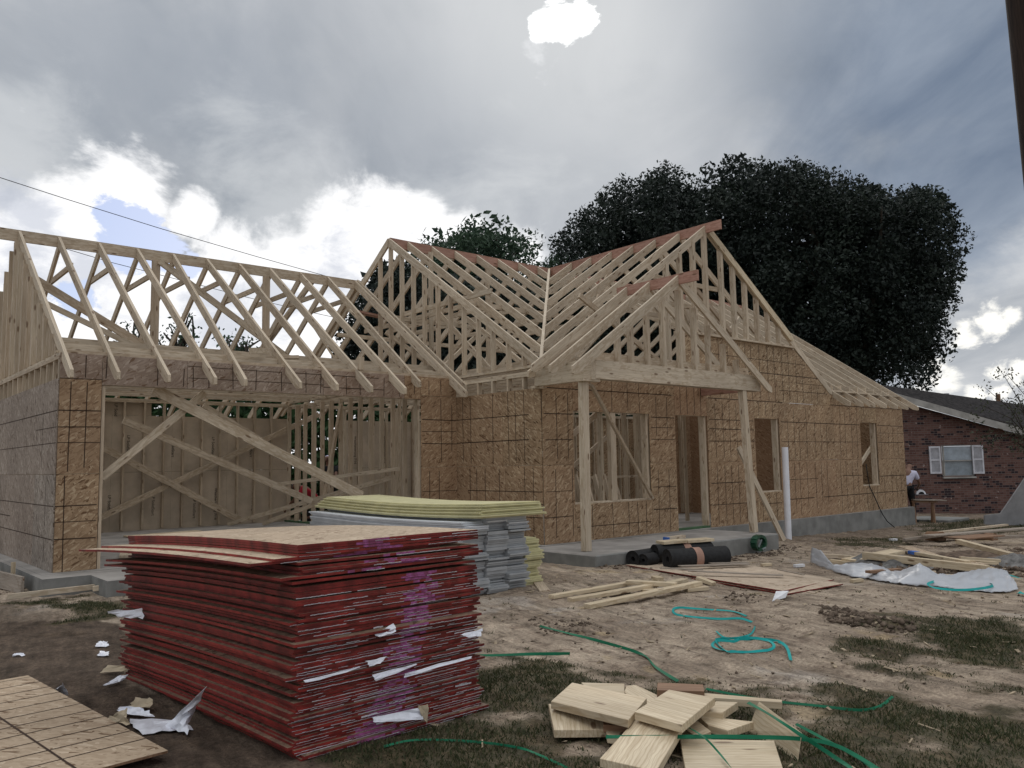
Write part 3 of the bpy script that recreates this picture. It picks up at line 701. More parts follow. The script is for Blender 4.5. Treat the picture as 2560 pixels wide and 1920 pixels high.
for y in (6.5, 6.9, 7.3, 7.7, 8.1, 8.5): stud(-6.256, y, .04, 2.69, 'y', False)
def gz(y): return 5.17-.676*abs(y-5.66)     # garage rafter top line
def mz(u): return RZ-.667*abs(u-RY)         # main roof top line
for i in range(17):                           # studs of the garage gable
    y = 2.363+.3*0+i*.395
    if y < 8.9: stud(-6.262, y, 2.78, gz(y)-.13, 'y', d=.12)
    y2 = y+.2
    if i % 2 == 0 and y2 < 8.6: stud(-6.25, y2, 2.78, gz(y2)-.16, 'y', False)
for i in range(14): stud(-.045, 8.735-i*.4105, .04, 2.69, 'y')
for x, z in ((-.80, 2.37), (-5.77, 2.37)): stud(x+(-.0 if x > -2 else .0), LP+.055, .0, z, 'x', True, .038, .09)
for y in (.06, .443, .826, 1.228, 1.619, 2.03): stud(.048, y, 1.9, 2.64, 'y')
# gable over the side wall
for y in (.443, .826, 1.228, 1.619, 2.027, 2.42, 2.812, 3.242, 3.611, 4.016, 4.417, 4.813): stud(.045, y, 2.81, mz(y)-.10, 'y')
# front gable
for x in (3.184, 3.586, 4.007, 4.387): stud(x, -.0, 2.81, mz(x)-.12, 'x', w=.075)
for x in (4.9, 5.301, 5.697, 6.101, 6.487, 6.897): stud(x, .0, 3.67, mz(x)-.03, 'x', w=.075)
# porch gable
def pz(x): return 4.24-.667*abs(x-1.84)
for x in (.5, .80, 1.188, 1.581, 2.0, 2.39, 2.77, 3.19, 3.56): stud(x, -1.16, 2.62 if x != 3.56 else 2.62, pz(x)-.10, 'x', w=.06)
# openings' jamb studs
for x in (W1[1]-.03, W2[1]-.03, W3[1]-.03, DR[1]-.03): stud(x, .085, SB if x != DR[1]-.03 else .04, HT, 'x', True, .06, .12)
for x in (W1[0]-.02, W2[0]-.02, W3[0]-.02, DR[0]-.02): stud(x, .06, .0, HT, 'x')
stud(1.62, .04, SB, HT, 'x', True, .13, .09, .3); stud(1.5, .18, SB, HT, 'x')
for a, b_ in (W1, W2, W3):
    board('window_sill', (a, .045, SB+.005), (b_, .045, SB+.005), .10, .038)
    board('header', (a, .05, HT+.08), (b_, .05, HT+.08), .09, .16)
board('header', (DR[0], .05, HT+.08), (DR[1], .05, HT+.08), .09, .16)
# inner stud walls of the main house
for x in np.arange(.45, 7.6, .406): stud(x, 3.05, .04, 2.69, 'x', x < 5.4)
for x in np.arange(.3, 12.3, .406): stud(x, 8.9, .04, 2.69, 'x', False)
for y in np.arange(.3, 8.8, .406): stud(5.0, y, .04, 2.69, 'y', False); 
for y in np.arange(3.4, 8.8, .406): stud(2.9, y, .04, 2.69, 'y', False)
for x in np.arange(.9, 3.1, .406): stud(x, 1.35, .04, .95, 'x', True); stud(x+.1, 5.6, .04, 2.69, 'x', False)
for x in np.arange(-6.1, -.1, .406): stud(x, 8.9, .04, 2.69, 'x', x < -4.6)
for x in np.arange(.2, 12.3, .61):
  if not DR[0]-.1 < x < DR[1]+.1: stud(x, .06, .04, 2.0 if not any(a-.05 < x < b_+.05 for a, b_ in (W1, W2, W3, DR)) else .5, 'x', False)
board('knee_wall_plate', (.8, 1.35, .97), (4.7, 1.35, .97), .1, .038)
board('wall_brace', (.55, .35, 1.45), (2.3, .35, 2.5), .038, .09, up=(0, 0, 1))
board('wall_brace', (3.4, 2.9, 1.1), (4.6, 2.9, 1.8), .038, .09); board('wall_brace', (1.2, 2.9, .7), (4.4, 2.9, 2.3), .038, .09); board('wall_brace', (4.4, 2.98, .7), (1.9, 2.98, 2.4), .038, .09)
board('window_brace', PY(2152, 1158, .12), PY(2191, 1098, .2), .04, .09, up=(0, 0, 1), t=0.)
for i in range(8): board('leaning_scrap', (.75+i*.24, .55, .35), (.98+i*.24, 1.0, 1.02), .09, .04, up=(1, 0, 0), t=.2)
XSTUD.build('stud', LUM, H, kind='stuff')

# ---- ceiling joists (garage: along x, house: along y)
for i in range(16): board('ceiling_joist', (-6.25, 2.5+i*.41, 2.86), (.0, 2.5+i*.41, 2.86), .038, .14)
for i in range(30): board('ceiling_joist', (.3+i*.406, .1, 2.88), (.3+i*.406, 8.9, 2.88), .038, .14)
board('garage_header', (-6.2, LP+.065, 2.53), (-.05, LP+.065, 2.53), .10, .31)
board('rim_board', (-6.2, 2.95, 2.97), (.4, 2.95, 2.97), .038, .20)
board('rim_board', (-6.26, LP+.05, 2.785), (-.15, LP+.05, 2.785), .089, .05, t=.6)

# ---- garage roof
board('ridge_board', (-6.85, 5.66, 5.075), (0, 5.66, 5.075), .038, .19, up=(0, 0, 1), t=.25)
tops = (-6.235, -5.66, -5.04, -4.42, -3.8, -3.19, -2.57, -1.95, -1.31, -.70, -.055)
tails = (-6.27, -5.73, -5.106, -4.487, -4.06, -3.228, -2.624, -2.023, -1.398, -.966, -.16)
def rafter(p0, p1, m=LUM, d=.165, w=.042):
    """sloping board hung below its top line, plumb cuts, tail trimmed level"""
    p0, p1 = Vector(p0), Vector(p1); L = p1-p0; n = L.normalized(); sd = n.cross(Vector((0, 0, 1))).normalized()
    a0 = p0; a2 = p0+n*.16; ox = [rnd.uniform(0, 50) for _ in range(3)]
    prof = [(p0, 0), (p1, 0), (p1, -d), (a2, -d), (p0+n*.03, -d*.72), (p0, -d*.55)]
    vs = [p+Vector((0, 0, dz))+sd*s*w/2 for s in (-1, 1) for p, dz in prof]; k = len(prof)
    g = [((p-p0).dot(n)+ox[0], s*w/2+ox[1], dz+ox[2]) for s in (-1, 1) for p, dz in prof]
    b = MB(); b.add(vs, [tuple(range(k)), tuple(range(2*k-1, k-1, -1))]+[(i, i+k, (i+1) % k+k, (i+1) % k) for i in range(k)], 0, g, rnd.random()**3*.5)
    return b.build('rafter', m, H)
for i, (a, b_) in enumerate(zip(tops, tails)):
    yt = 1.71 if i != 9 else 1.93
    rafter((b_, yt, gz(yt)), (a, 5.64, gz(5.64)))
    rafter((a+.03, 9.62, gz(9.62)), (a+.03, 5.68, gz(5.68)))
rafter((-.02, 1.9, gz(1.9)+.01), (.0, 5.64, gz(5.64)+.03)); rafter((-1.52, 9.55, gz(9.55)), (-1.0, 5.68, gz(5.68)))
for i, a in enumerate(tops[1:-1]):
    z = 4.57+rnd.uniform(-.05, .05); y0 = 5.66-(5.17-z-.12)/.676; y1 = 5.66+(5.17-z-.10)/.676+rnd.choice((0, .0, .12))
    board('collar_tie', (a+.04, y0, z), (a+.05, y1, z), .038, .09)
board('roof_post', (-4.096, 5.66, 4.98), (-4.096, 5.66, 2.95), .14, .04, up=(0, 1, 0)); board('roof_post', (-2.02, 5.66, 4.98), (-2.02, 5.66, 2.95), .14, .04, up=(0, 1, 0))
board('roof_brace', (-6.2, 5.70, 4.52), (-3.9, 5.70, 3.24), .038, .14); board('roof_brace', (-6.2, 5.60, 4.16), (-3.6, 5.60, 3.05), .038, .09)
board('roof_brace', (-4.05, 5.62, 4.98), (-.9, 5.62, 2.98), .038, .12)
board('roof_brace', (-1.6, 5.0, 4.3), (-.85, 4.6, 2.98), .09, .038); board('roof_brace', (-.9, 4.4, 4.25), (-.2, 3.4, 2.95), .09, .038)
board('joist_block', (-3.95, 4.2, 3.02), (-2.95, 4.35, 3.06), .09, .14); board('joist_block', (-3.4, 3.1, 2.99), (-2.75, 2.75, 3.02), .14, .05)
board('joist_block', (-1.98, 2.13, 2.80), (-1.98, 2.13, 3.01), .10, .05, up=(0, 1, 0)); board('joist_block', (-3.75, 2.26, 2.99), (-3.35, 2.6, 3.05), .09, .09)
board('joist_block', (-2.4, 4.6, 3.05), (-.5, 5.2, 3.35), .2, .04)
board('crown_block', (-.25, 5.4, 4.45), (.35, 5.0, 4.30), .25, .04, LUMR)

# ---- main roof: ridge along x at y = RY, front gable ridge along y at x = RX
board('ridge_board', (0.04, RY, RZ-.09), (12.45, RY, RZ-.09), .038, .19, LUMR, t=.0)
board('ridge_board', (RX, -.37, RZ-.06), (RX, 4.42, RZ-.09), .038, .19, LUMR, t=.0)
rafter((0.02, -.0, mz(0.)), (0.02, 4.43, mz(4.43))); rafter((.02, 9.3, mz(9.3)), (.02, 4.47, mz(4.47)))
xs = [.465+.6015*i for i in range(7)]
for x in xs: rafter((x, x, mz(x)), (x, RY-.02, mz(RY-.02)))
for x in [.465+.6015*i for i in range(20)]: rafter((x, 9.35, mz(9.35)), (x, RY+.02, mz(RY+.02)))
for i in range(14):                                     # front slope right of the front gable
    x = 5.0+.577*i
    if x < 8.85: yv = 8.9-x; rafter((x, yv, mz(yv)), (x, RY-.02, mz(RY-.02)))
    else: rafter((x, -.42, mz(-.42)-.08), (x, RY-.02, mz(RY-.02)), d=.15)
ys = [.007+.613*i for i in range(7)]
rafter((-.28, .0, mz(-.28)), (RX-.02, .0, mz(RX-.02))); rafter((9.0, .0, mz(9.0)), (RX+.02, .0, mz(RX+.02)))
rafter((7.35, -.06, mz(7.35)-.02), (RX+.03, -.06, mz(RX+.03)), LUMY)
for y in ys[1:]:
    rafter((y, y, mz(y)), (RX-.02, y, mz(RX-.02))); rafter((8.9-y, y, mz(8.9-y)), (RX+.02, y, mz(RX+.02)))
b = MB(); b.bar((.0, 0, mz(0)+.015), (RX, RX, mz(RX)+.015), .05, .20, plumb=True, drop=True); b.build('valley_rafter', LUM, H)
b = MB(); b.bar((8.9, 0, mz(8.9)+.01), (RX, RX, mz(RX)+.01), .045, .20, plumb=True, drop=True); b.build('valley_rafter', LUM, H)
for p0, p1 in (((.09, 4.0, 4.21), (.09, 1.3, 4.21-.0)), ((.5, 6.2, 4.2), (.5, 2.6, 4.2)), ((1.1, 6.2, 4.25), (1.1, 2.6, 4.25)), ((1.7, 6.1, 4.25), (1.7, 2.6, 4.25)), ((2.9, 6.1, 4.25), (2.9, 2.8, 4.25)), ((4.1, 6.1, 4.3), (4.1, 3.0, 4.3)),
               ((3.0, 2.2, 4.5), (6.0, 2.2, 4.5)), ((3.0, 1.0, 4.45), (5.9, 1.0, 4.45)), ((3.2, .45, 4.75), (5.4, .45, 4.75))): board('collar_tie', p0, p1, .038, .09)
for p0, p1 in (((.3, 3.3, 4.25), (.6, 2.0, 2.95)), ((.3, 2.3, 3.9), (.5, 1.0, 2.95)), ((.4, 2.6, 4.3), (2.2, 2.2, 2.95)), ((.6, 5.5, 4.1), (2.6, 5.4, 2.95)), ((3.2, 5.4, 4.4), (1.4, 5.3, 2.95)), ((1.0, 1.7, 3.6), (1.9, .9, 2.95)),
               ((RX, 2.4, 5.6), (RX-1.6, 2.4, 2.95)), ((RX, 1.2, 5.6), (RX+1.8, 1.2, 2.95)), ((6.0, 1.0, 3.6), (7.6, 1.2, 4.7)), ((RX, .5, 4.9), (7.3, .5, 2.95)), ((1.2, .3, 4.1), (3.6, .3, 2.95)), ((.1, 4.4, 4.2), (2.2, 4.4, 4.2))): board('roof_brace', p0, p1, .05, .09)
for y in (RY-.2,): 
    for x in (.9, 2.4, 4.45, 6.6): board('roof_post', (x, y, RZ-.2), (x, y, 2.95), .09, .05, up=(0, 1, 0))
board('purlin', (.06, 2.2, 4.16), (4.0, 2.2, 4.16), .05, .09); board('purlin', (.1, 6.7, 4.16), (12.3, 6.7, 4.16), .05, .09); board('purlin', (6.2, 2.2, 4.16), (12.3, 2.2, 4.16), .05, .09)

# ---- porch
board('ridge_board', (1.84, -1.70, 4.165), (1.84, .0, 4.165), .038, .17, LUMR, t=0.)
for y, x0, x1 in ((-1.31, -.62, 4.40), (-.72, -.50, 4.35), (-.22, -.40, 0)):
    rafter((x0, y, pz(x0)), (1.82, y, pz(1.82)), d=.18)
    if x1: rafter((x1, y, pz(x1)), (1.86, y, pz(1.86)), d=.15)
board('porch_beam', (-.06, -1.21, 2.60), (4.18, -1.21, 2.60), .045, .275, t=.0, up=(0, 0, 1))
board('porch_beam', (-.08, -1.16, 2.585), (4.15, -1.16, 2.585), .04, .27, t=.3)
board('porch_beam', (-.10, -1.23, 2.595), (-.10, .0, 2.595), .09, .30, t=.05)
board('porch_beam', (4.12, -1.13, 2.60), (4.12, -.02, 2.60), .09, .26, LUMR)
board('soffit_nailer', (-.02, -1.10, 2.80), (4.0, -1.10, 2.80), .04, .15, t=.35)
for p0, p1 in (((-.215, -1.10, -.0), (-.19, -1.10, 2.45)), ((3.87, -1.17, 0), (3.70, -1.17, 2.46))):
    board('porch_post', p0, p1, .115, .10, up=(0, 1, 0), t=.02)
board('porch_post_cap', (-.30, -1.14, 2.44), (.05, -1.14, 2.44), .14, .04, t=0.); board('porch_post_cap', (-.16, .02, 2.435), (.02, .02, 2.435), .09, .04, t=0.)
board('porch_brace', PY(1478, 962, -1.02), PY(1630, 1243, -.05), .09, .038, up=(1, 0, 0), t=.35)

# ---- braces inside the garage
def brace(a, b_, y, w=.14, ya=None, yb=None):
    board('temporary_brace', PY(*a, ya or y), PY(*b_, yb or y), .038, w, up=(0, 0, 1), t=.08)
brace((384, 973), (905, 1240), 2.42, .15); brace((253, 1195), (512, 982), 2.47, .10); brace((308, 1050), (779, 1253), 4.6, .12)
brace((508, 1013), (652, 1100), 3.4, .08); brace((246, 1113), (600, 1300), 8.75, .14); brace((248, 1295), (797, 1036), 8.8, .12)
board('temporary_brace', (-1.49, 8.7, .03), (.0, 4.2, 1.05), .038, .09, t=.0); board('temporary_brace', (-.9, 8.2, .03), (-.02, 4.9, .95), .038, .09, t=.0); board('temporary_brace', (-1.0, 7.4, .9), (-.08, 3.9, 1.2), .038, .07, t=.0)
board('temporary_brace', PX(853, 1010, -.15), PX(812, 1240, -.35), .09, .05, up=(1, 0, 0))
b = MB(); b.tube([PY(1448, 1262, .5)+np.array([0, 0, -.05]), PY(1456, 1250, .5), PY(1464, 1236, .45), PY(1470, 1215, .4)], .025, 8)
b.build('hose', YEL, label='yellow hose hanging inside the large front window opening', cat='hose')
b = MB(); b.prism([(-4.05, 7.0, .03), (-2.6, 7.2, .03), (-2.6, 7.55, .03), (-4.05, 7.35, .03)], .02); b.build('board', LUMY, label='thin board lying on the slab inside the garage', cat='board')
b = MB(); b.prism([PZ(301, 1381, .04), PZ(340, 1378, .04), PZ(338, 1387, .04), PZ(298, 1389, .04)], .036); b.build('wood_offcut', LUM, label='short offcut lying on the garage slab left of the red edged stack', cat='wood scrap')

# ------------------------------------------------------------------ stack of red edged sheets
SA = np.array([.9986, .052, 0]); SBv = np.array([-.052, .9986, 0]); S0 = np.array([-6.80, -5.49, 0])
def sheet(z, off, rot, label, group, bend=(0, 0), th=.0136, near_top=OSBT, purple=None, foil=0., bright=False, name='roof_sheathing_sheet'):
    """4 x 8 foot sheet: slot 0 face, 1 red edge, 2 purple, 3 foil"""
    b = MB(); nu, nv = 28, 6; c, s = math.cos(rot), math.sin(rot); L = []
    e1 = SA*c+SBv*s; e2 = -SA*s+SBv*c; o = S0+SA*off[0]+SBv*off[1]; ox, oy = rnd.uniform(0, 30), rnd.uniform(0, 30)
    for layer in (1, 0):
        for j in range(nv+1):
            for i in range(nu+1):
                u, v = i/nu, j/nv
                zz = z+bend[0]*v*v+bend[1]*u*(1-u)*4*.5+bend[2]*v*u if len(bend) > 2 else z+bend[0]*v*v+bend[1]*u*(1-u)*2
                zz += .0012*math.sin(u*9+z*77)
                p = o+e1*u*1.22+e2*v*2.44
                L.append((p[0], p[1], zz+(th if layer else 0)))
    n1 = (nu+1)*(nv+1); fs = []; ms = []
    for j in range(nv):
        for i in range(nu):
            a = j*(nu+1)+i; fs.append((a, a+1, a+nu+2, a+nu+1)); ms.append(0)
            fs.append((a+n1, a+nu+1+n1, a+nu+2+n1, a+1+n1)); ms.append(3)
    def edge(a, c_, m): fs.append((a, a+n1, c_+n1, c_)); ms.append(m)
    for i in range(nu):
        u = (i+.5)/nu; m = 4 if bright and u < .3 else 1
        if purple is not None and abs(u-purple[0]) < purple[1]*rnd.uniform(.6, 1.2) and rnd.random() < .85: m = 2
        edge(i, i+1, m); edge(nv*(nu+1)+i+1, nv*(nu+1)+i, 1)
    for j in range(nv):
        edge((j+1)*(nu+1), j*(nu+1), 4 if bright else 1); edge(j*(nu+1)+nu, (j+1)*(nu+1)+nu, 1)
    b.add(L, fs, ms, [(q[0]+ox, q[1]+oy, q[2]) for q in L], rnd.random()*.3)
    
    f = b
    if foil > 0:                                     # frayed foil along the lower arris of the near edge
        i = 0; w = .0
        while i < 60:
            if rnd.random() < foil:
                n = rnd.randint(2, 20); k = min(60, i+n); hh = rnd.uniform(.002, .0045) if rnd.random() > foil*.10 else rnd.uniform(.005, .010)
                for q in range(i, k):
                    P0 = o+e1*(q/60*1.22); P1 = o+e1*((q+1)/60*1.22); out = -e2*(.002+.004*rnd.random())
                    zz = z+bend[1]*(q/60)*(1-q/60)*2-.001; d = rnd.uniform(-.0015, .0015)
                    f.add([(*(P0[:2]+out[:2]), zz+d), (*(P1[:2]+out[:2]), zz), (*(P1[:2]+out[:2]*1.6), zz+hh), (*(P0[:2]+out[:2]*1.3), zz+hh+d)], [(0, 1, 2, 3)], 3)
                i = k+rnd.randint(0, 3)
            else: i += rnd.randint(1, 5)
    return b.build(name, [near_top, REDE, PURP, FOIL, REDE2], label=label, cat='wood sheet', group=group)
def build_stack():
    z0, z1 = -.205, .853; N = 70; gaps = [rnd.random()**4*.012 for _ in range(N)]
    for i, g_ in ((62, .010), (58, .02), (52, .012), (40, .010), (33, .012)): gaps[i] += g_
    tot = z1-z0-N*.0136; sg = sum(gaps); z = z0; cu = .02; dr = 0.
    for i in range(N):
        f = i/N; h = 1-f
        dx = rnd.gauss(0, .007)+.014*math.sin(i*.33); dy = rnd.gauss(0, .005); rot = rnd.gauss(0, .0025)
        if i % 9 == 4: dx -= .03
        if i % 13 == 7: dx += .035
        if i % 11 == 3: dy -= .015
        if i < 16: rot += -.012*(1-i/16); dx -= .03*(1-i/16)
        if i in (0, 1): dx += .03; dy -= .04; rot = -.01
        over = {N-6: (-.24, .03, .030), N-5: (-.12, .02, .02), N-11: (-.10, -.02, .02), N-13: (-.06, .06, .03), 38: (-.04, -.05, -.02), 27: (-.06, .0, -.008), 44: (-.03, .02, .012)}
        if i in over: dx, dy, rot = over[i]
        if i >= N-4: dx, dy, rot = (.004*(N-i), .003*(N-i), 0.0)
        t = i/N
        pc = None
        if i > N-7: pc = (.42+.05*math.sin(i), .09)
        elif i > N-12: pc = (.50+.1*math.sin(i*2), .10)
        elif 14 < i <= N-14: pc = (.64-.004*(48-i)+.03*math.sin(i), .085)
        elif i <= 14: pc = (.50-.01*(14-i), .12)
        if N-14 < i < N-11: pc = None
        bend = (-.055-.02*f, .004*math.sin(i*1.3), -.01)
        fo = .10+.62*max(0, min(1, (N*.78-i)/(N*.6))) if i < N-9 else .05
        lab = {N-1: 'top strand board sheet with red edge, smooth tan face up, of the big red stack', N-6: 'red edged sheet jutting far out to the left near the top of the big stack', N-5: 'red edged sheet just above the one jutting farthest left in the big stack',
               38: 'red edged sheet jutting out at the near corner half way down the big stack', 0: 'bottom red edged sheet of the big stack, lying on the soil'}.get(i, 'red edged strand board sheet stacked with many alike in the big stack')
        sheet(z, (dx, dy), rot, lab, 'red edged sheets in the big stack', bend, near_top=OSBT if i >= N-7 else OSBR, purple=pc, foil=fo, bright=(i % 7 in (2, 3)))
        z += .0136+gaps[i]*tot/sg
    return z
build_stack()
def flake(name, pts, m, label, cat, group=None, seed=0, n=5, amp=.02):
    """crumpled scrap: a small grid between four corners with folds"""
    r = random.Random(seed); P = [Vector(q) for q in pts]; b = MB(); vs = []
    for j in range(n+1):
        for i in range(n+1):
            u, v = i/n, j/n
            q = P[0]*(1-u)*(1-v)+P[1]*u*(1-v)+P[2]*u*v+P[3]*(1-u)*v
            vs.append(q+Vector((r.uniform(-1, 1), r.uniform(-1, 1), r.uniform(-.3, 1)))*amp)
    b.add(vs, [(j*(n+1)+i, j*(n+1)+i+1, (j+1)*(n+1)+i+1, (j+1)*(n+1)+i) for j in range(n) for i in range(n)])
    return b.build(name, m, solid=.0012, label=label, cat=cat, group=group)
gf = 'foil scraps around the red stack'
def sf(x, y, d=0.): return Vector(PY(x, y, -5.50-d))
for k, (a, lab) in enumerate(((((935, 1585), (985, 1560), (990, 1580), (945, 1595)), 'small torn foil tab hanging on the purple streak of the red stack'),
        (((915, 1655), (965, 1642), (960, 1655), (925, 1668)), 'foil tab folded out of the red stack below its middle'),
        (((1150, 1588), (1206, 1572), (1203, 1592), (1170, 1594)), 'crumpled foil corner sticking out at the right end of the red stack'),
        (((760, 1702), (900, 1668), (897, 1672), (763, 1709)), 'long torn foil strip low on the left half of the red stack front'),
        (((1010, 1684), (1178, 1640), (1180, 1645), (1012, 1695)), 'long crumpled foil strip low on the right half of the red stack front'),
        (((930, 1690), (1040, 1660), (1040, 1664), (940, 1703)), 'thin foil strip across the purple streak of the red stack'),
        (((930, 1795), (1050, 1770), (1060, 1800), (935, 1808)), 'foil scrap hanging at the bottom of the purple streak'),
        (((1045, 1765), (1070, 1760), (1068, 1812), (1052, 1790)), 'brown backed foil flap hanging from the lowest sheets'))):
    flake('foil_scrap', [sf(*q, .01+.02*(i in (2, 3))) for i, q in enumerate(a)], FOIL if k != 7 else KRAFT, lab, 'foil scrap', gf, k, 4, .006)
def gflake(pts, hs, m, lab, k, amp=.012, n=5, nm='foil_scrap', cat='foil scrap', grp=gf):
    return flake(nm, [G(x, y, h) for (x, y), h in zip(pts, hs)], m, lab, cat, grp, k+20, n, amp)
gflake([(412, 1820), (470, 1835), (475, 1790), (512, 1722)], (.01, .02, .07, .26), FOIL, 'tall curled foil strip standing on the soil before the red stack', 1, .012)
gflake([(350, 1835), (480, 1825), (460, 1800), (320, 1800)], (.01, .01, .03, .02), FOIL, 'flat foil sheet on the soil behind the curled foil', 2)
gflake([(290, 1780), (388, 1795), (360, 1772), (300, 1768)], (.02, .03, .05, .03), FOIL, 'pale foil piece leaning on the heap beside the fallen board', 3)
gflake([(262, 1800), (320, 1818), (318, 1770), (290, 1785)], (.02, .02, .10, .05), KRAFT, 'tan paper backed foil piece beside the fallen board', 4)
gflake([(322, 1770), (375, 1772), (385, 1748), (340, 1745)], (.02, .03, .07, .05), KRAFT, 'tan paper flap on top of the foil heap', 5)
gflake([(248, 1682), (315, 1680), (322, 1668), (270, 1662)], (.015, .03, .06, .05), KRAFT, 'tan paper flap lying by the left foot of the red stack', 6, .006)
gflake([(256, 1718), (310, 1705), (322, 1685), (290, 1695)], (.01, .02, .07, .04), FOIL, 'shiny crumpled foil just below the tan flap at the stack foot', 7)
gflake([(240, 1617), (272, 1616), (268, 1606), (245, 1604)], (.01, .01, .03, .03), FOIL, 'small crumpled foil on the soil, farther one of two', 8, .01)
gflake([(242, 1640), (272, 1640), (270, 1630), (250, 1629)], (.01, .01, .02, .03), FOIL, 'small crumpled foil on the soil, nearer one of two', 9, .01)
gflake([(30, 1640), (62, 1640), (58, 1634), (36, 1634)], (.01, .01, .02, .02), FOIL, 'tiny foil bit at the left edge of the soil', 10, .008)
gflake([(130, 1728), (168, 1738), (158, 1708), (145, 1722)], (.005, .005, .09, .05), FOIL, 'small foil flag standing at the far edge of the fallen board', 11, .006)
flake('foil_scrap', [Vector((-7.05, -3.3, .25)), Vector((-6.93, -3.5, .25)), Vector((-6.93, -3.45, .31)), Vector((-7.1, -3.25, .29))], FOIL, 'foil flap sticking out of the left end of the red stack', 'foil scrap', gf, 77, 4, .01)
# fallen sheet at the lower left
fs_ = [Vector(PZ(-230, 1712, -.16)), Vector(PZ(70, 1688, -.14)), Vector(PZ(422, 1878, -.15)), Vector(PZ(215, 1932, -.16)), Vector(PZ(-300, 2060, -.18))]
b = MB(); A0, A1, A2 = Vector((-8.75, -2.55, -.12)), Vector(PZ(70, 1688, -.13)), Vector(PZ(420, 1876, -.14))
e2 = (A1-A2); e2.z = 0; e2.normalize(); e1 = Vector((-e2.y, e2.x, 0))
T = [A2, A2+e2*2.44, A2+e2*2.44+e1*1.22, A2+e1*1.22]
T = [A2, A1, A1+e1*1.22, A2+e1*1.22]
b.prism(T, .0125, 0, side=1, t=.15)
Ld = (A1-A2).length
def seg(p, q, w=.004):
    p, q = Vector(p), Vector(q); d = (q-p).normalized().cross(Vector((0, 0, 1)))*w; z = Vector((0, 0, .002))
    b.add([p-d+z, p+d+z, q+d+z, q-d+z], [(0, 1, 2, 3)], 2)
for s_ in np.arange(.12, .98, .085): seg(A2+(A1-A2)*s_, A2+(A1-A2)*s_+e1*1.2)
seg(A2+e1*.40+Vector((0, 0, 0)), A1+e1*.42, .006); seg(A2+e1*.81, A1+e1*.82, .005)
b.build('strand_board_sheet', [OSBT, LUMD, LINE], label='strand board sheet with ruled dark lines lying on the soil at the lower left corner', cat='wood sheet')

# ------------------------------------------------------------------ siding stack behind the red one
def plank(x0, x1, y0, y1, z, th, m, lab, grp, name='siding_board', sag=0., tw=0., cat='board'):
    b = MB(); n = 10; vs = []; fs = []
    for i in range(n+1):
        t = i/n; y = y0+(y1-y0)*t; dz = sag*math.sin(t*math.pi*1.15)*(1 if t < 1 else 1)
        for x, zz in ((x0+tw*t, 0), (x1+tw*t, 0), (x1+tw*t, th), (x0+tw*t, th)): vs.append((x, y, z+zz+dz))
    fs = [(i*4+j, i*4+(j+1) % 4, (i+1)*4+(j+1) % 4, (i+1)*4+j) for i in range(n) for j in range(4)]+[(3, 2, 1, 0), (n*4, n*4+1, n*4+2, n*4+3)]
    b.add(vs, fs, 0); return b.build(name, m, label=lab, cat=cat, group=grp)
def siding():
    cols = (('left', -3.16, -2.87, .62), ('middle', -2.865, -2.565, .64), ('right', -2.56, -2.25, .64))
    for nm, x0, x1, zt in cols:
        z = -.19; i = 0
        while z < zt:
            th = rnd.choice((.018, .018, .018, .036)); n = rnd.gauss(0, .035); run = int(i/4)
            o = .10*math.sin(run*2.1+x0*9)+n; y1 = 1.5 if z > .02 else .85
            plank(x0+rnd.gauss(0, .005), x1+rnd.gauss(0, .006), -2.12+o*.5, y1+rnd.gauss(0, .03), z, th, SIDG if z < zt-.1 else SIDG2, 'grey primed siding board in the %s column of the siding stack' % nm, 'grey boards of the siding stack', sag=-.02 if z > .4 else 0)
            z += th+.0025+(.006 if rnd.random() < .15 else 0); i += 1
    z = -.19; i = 0
    while z < .36:
        o = .09*math.sin(int(i/5)*1.7)+rnd.gauss(0, .02)
        plank(-2.23+rnd.gauss(0, .01), -1.92+rnd.gauss(0, .015), -2.0+o*.6, .8, z, .018, SIDY, 'pale yellow board in the low column right of the grey siding', 'yellow boards of the low column'); z += .0205; i += 1
    for k in range(9):
        plank(-3.02+.012*k-.03*(k % 2), -2.05-.012*((k*5) % 4)+.02*(k % 3 == 0), -2.24+.012*k-.04*(k % 3 == 1), 1.65-.02*k, .655+k*.0172, .0145, SIDY,
              'wide pale yellow board lying bowed on top of the grey siding stack' if k != 8 else 'topmost wide yellow board of the siding stack', 'wide yellow boards on the siding stack', sag=-.03)
siding()

# ------------------------------------------------------------------ lumber offcuts in the foreground
def blk(name, corners, zt, lab, grp, m=LUMY, th=.04, t=0., axis_swap=False, cat='wood offcut'):
    zs = zt if isinstance(zt, (list, tuple)) else [zt]*len(corners)
    T = [Vector(PZ(x, y, z)) for (x, y), z in zip(corners, zs)]
    if (T[1]-T[0]).cross(T[2]-T[1]).z < 0: T = T[::-1]
    if axis_swap: T = T[1:]+T[:1]
    b = MB(); b.prism(T, th, 0, t=t)
    return b.build(name, m, bevel=.002, label=lab, cat=cat, group=grp)
gp = 'pine offcuts heaped on the grass'
zt = -.19
blk('wood_offcut', [(1430, 1706), (1617, 1745), (1571, 1800), (1377, 1753)], [-.065, -.05, -.05, -.065], 'wide plank offcut at the back left top of the heap', gp, t=.15)
blk('wood_offcut', [(1672, 1724), (1787, 1744), (1705, 1812), (1586, 1779)], [-.035, -.03, -.02, -.03], 'squarish offcut with bold grain on top of the middle of the heap', gp)
blk('wood_offcut', [(1595, 1792), (1705, 1818), (1640, 1928), (1499, 1896)], [-.08, -.08, -.12, -.14], 'long offcut sloping to the camera in the middle front of the heap', gp, axis_swap=True)
blk('wood_offcut', [(1371, 1759), (1505, 1765), (1516, 1824), (1385, 1825)], [-.11, -.11, -.15, -.14], 'offcut with coarse growth rings at the left end of the heap', gp, t=.05, axis_swap=True)
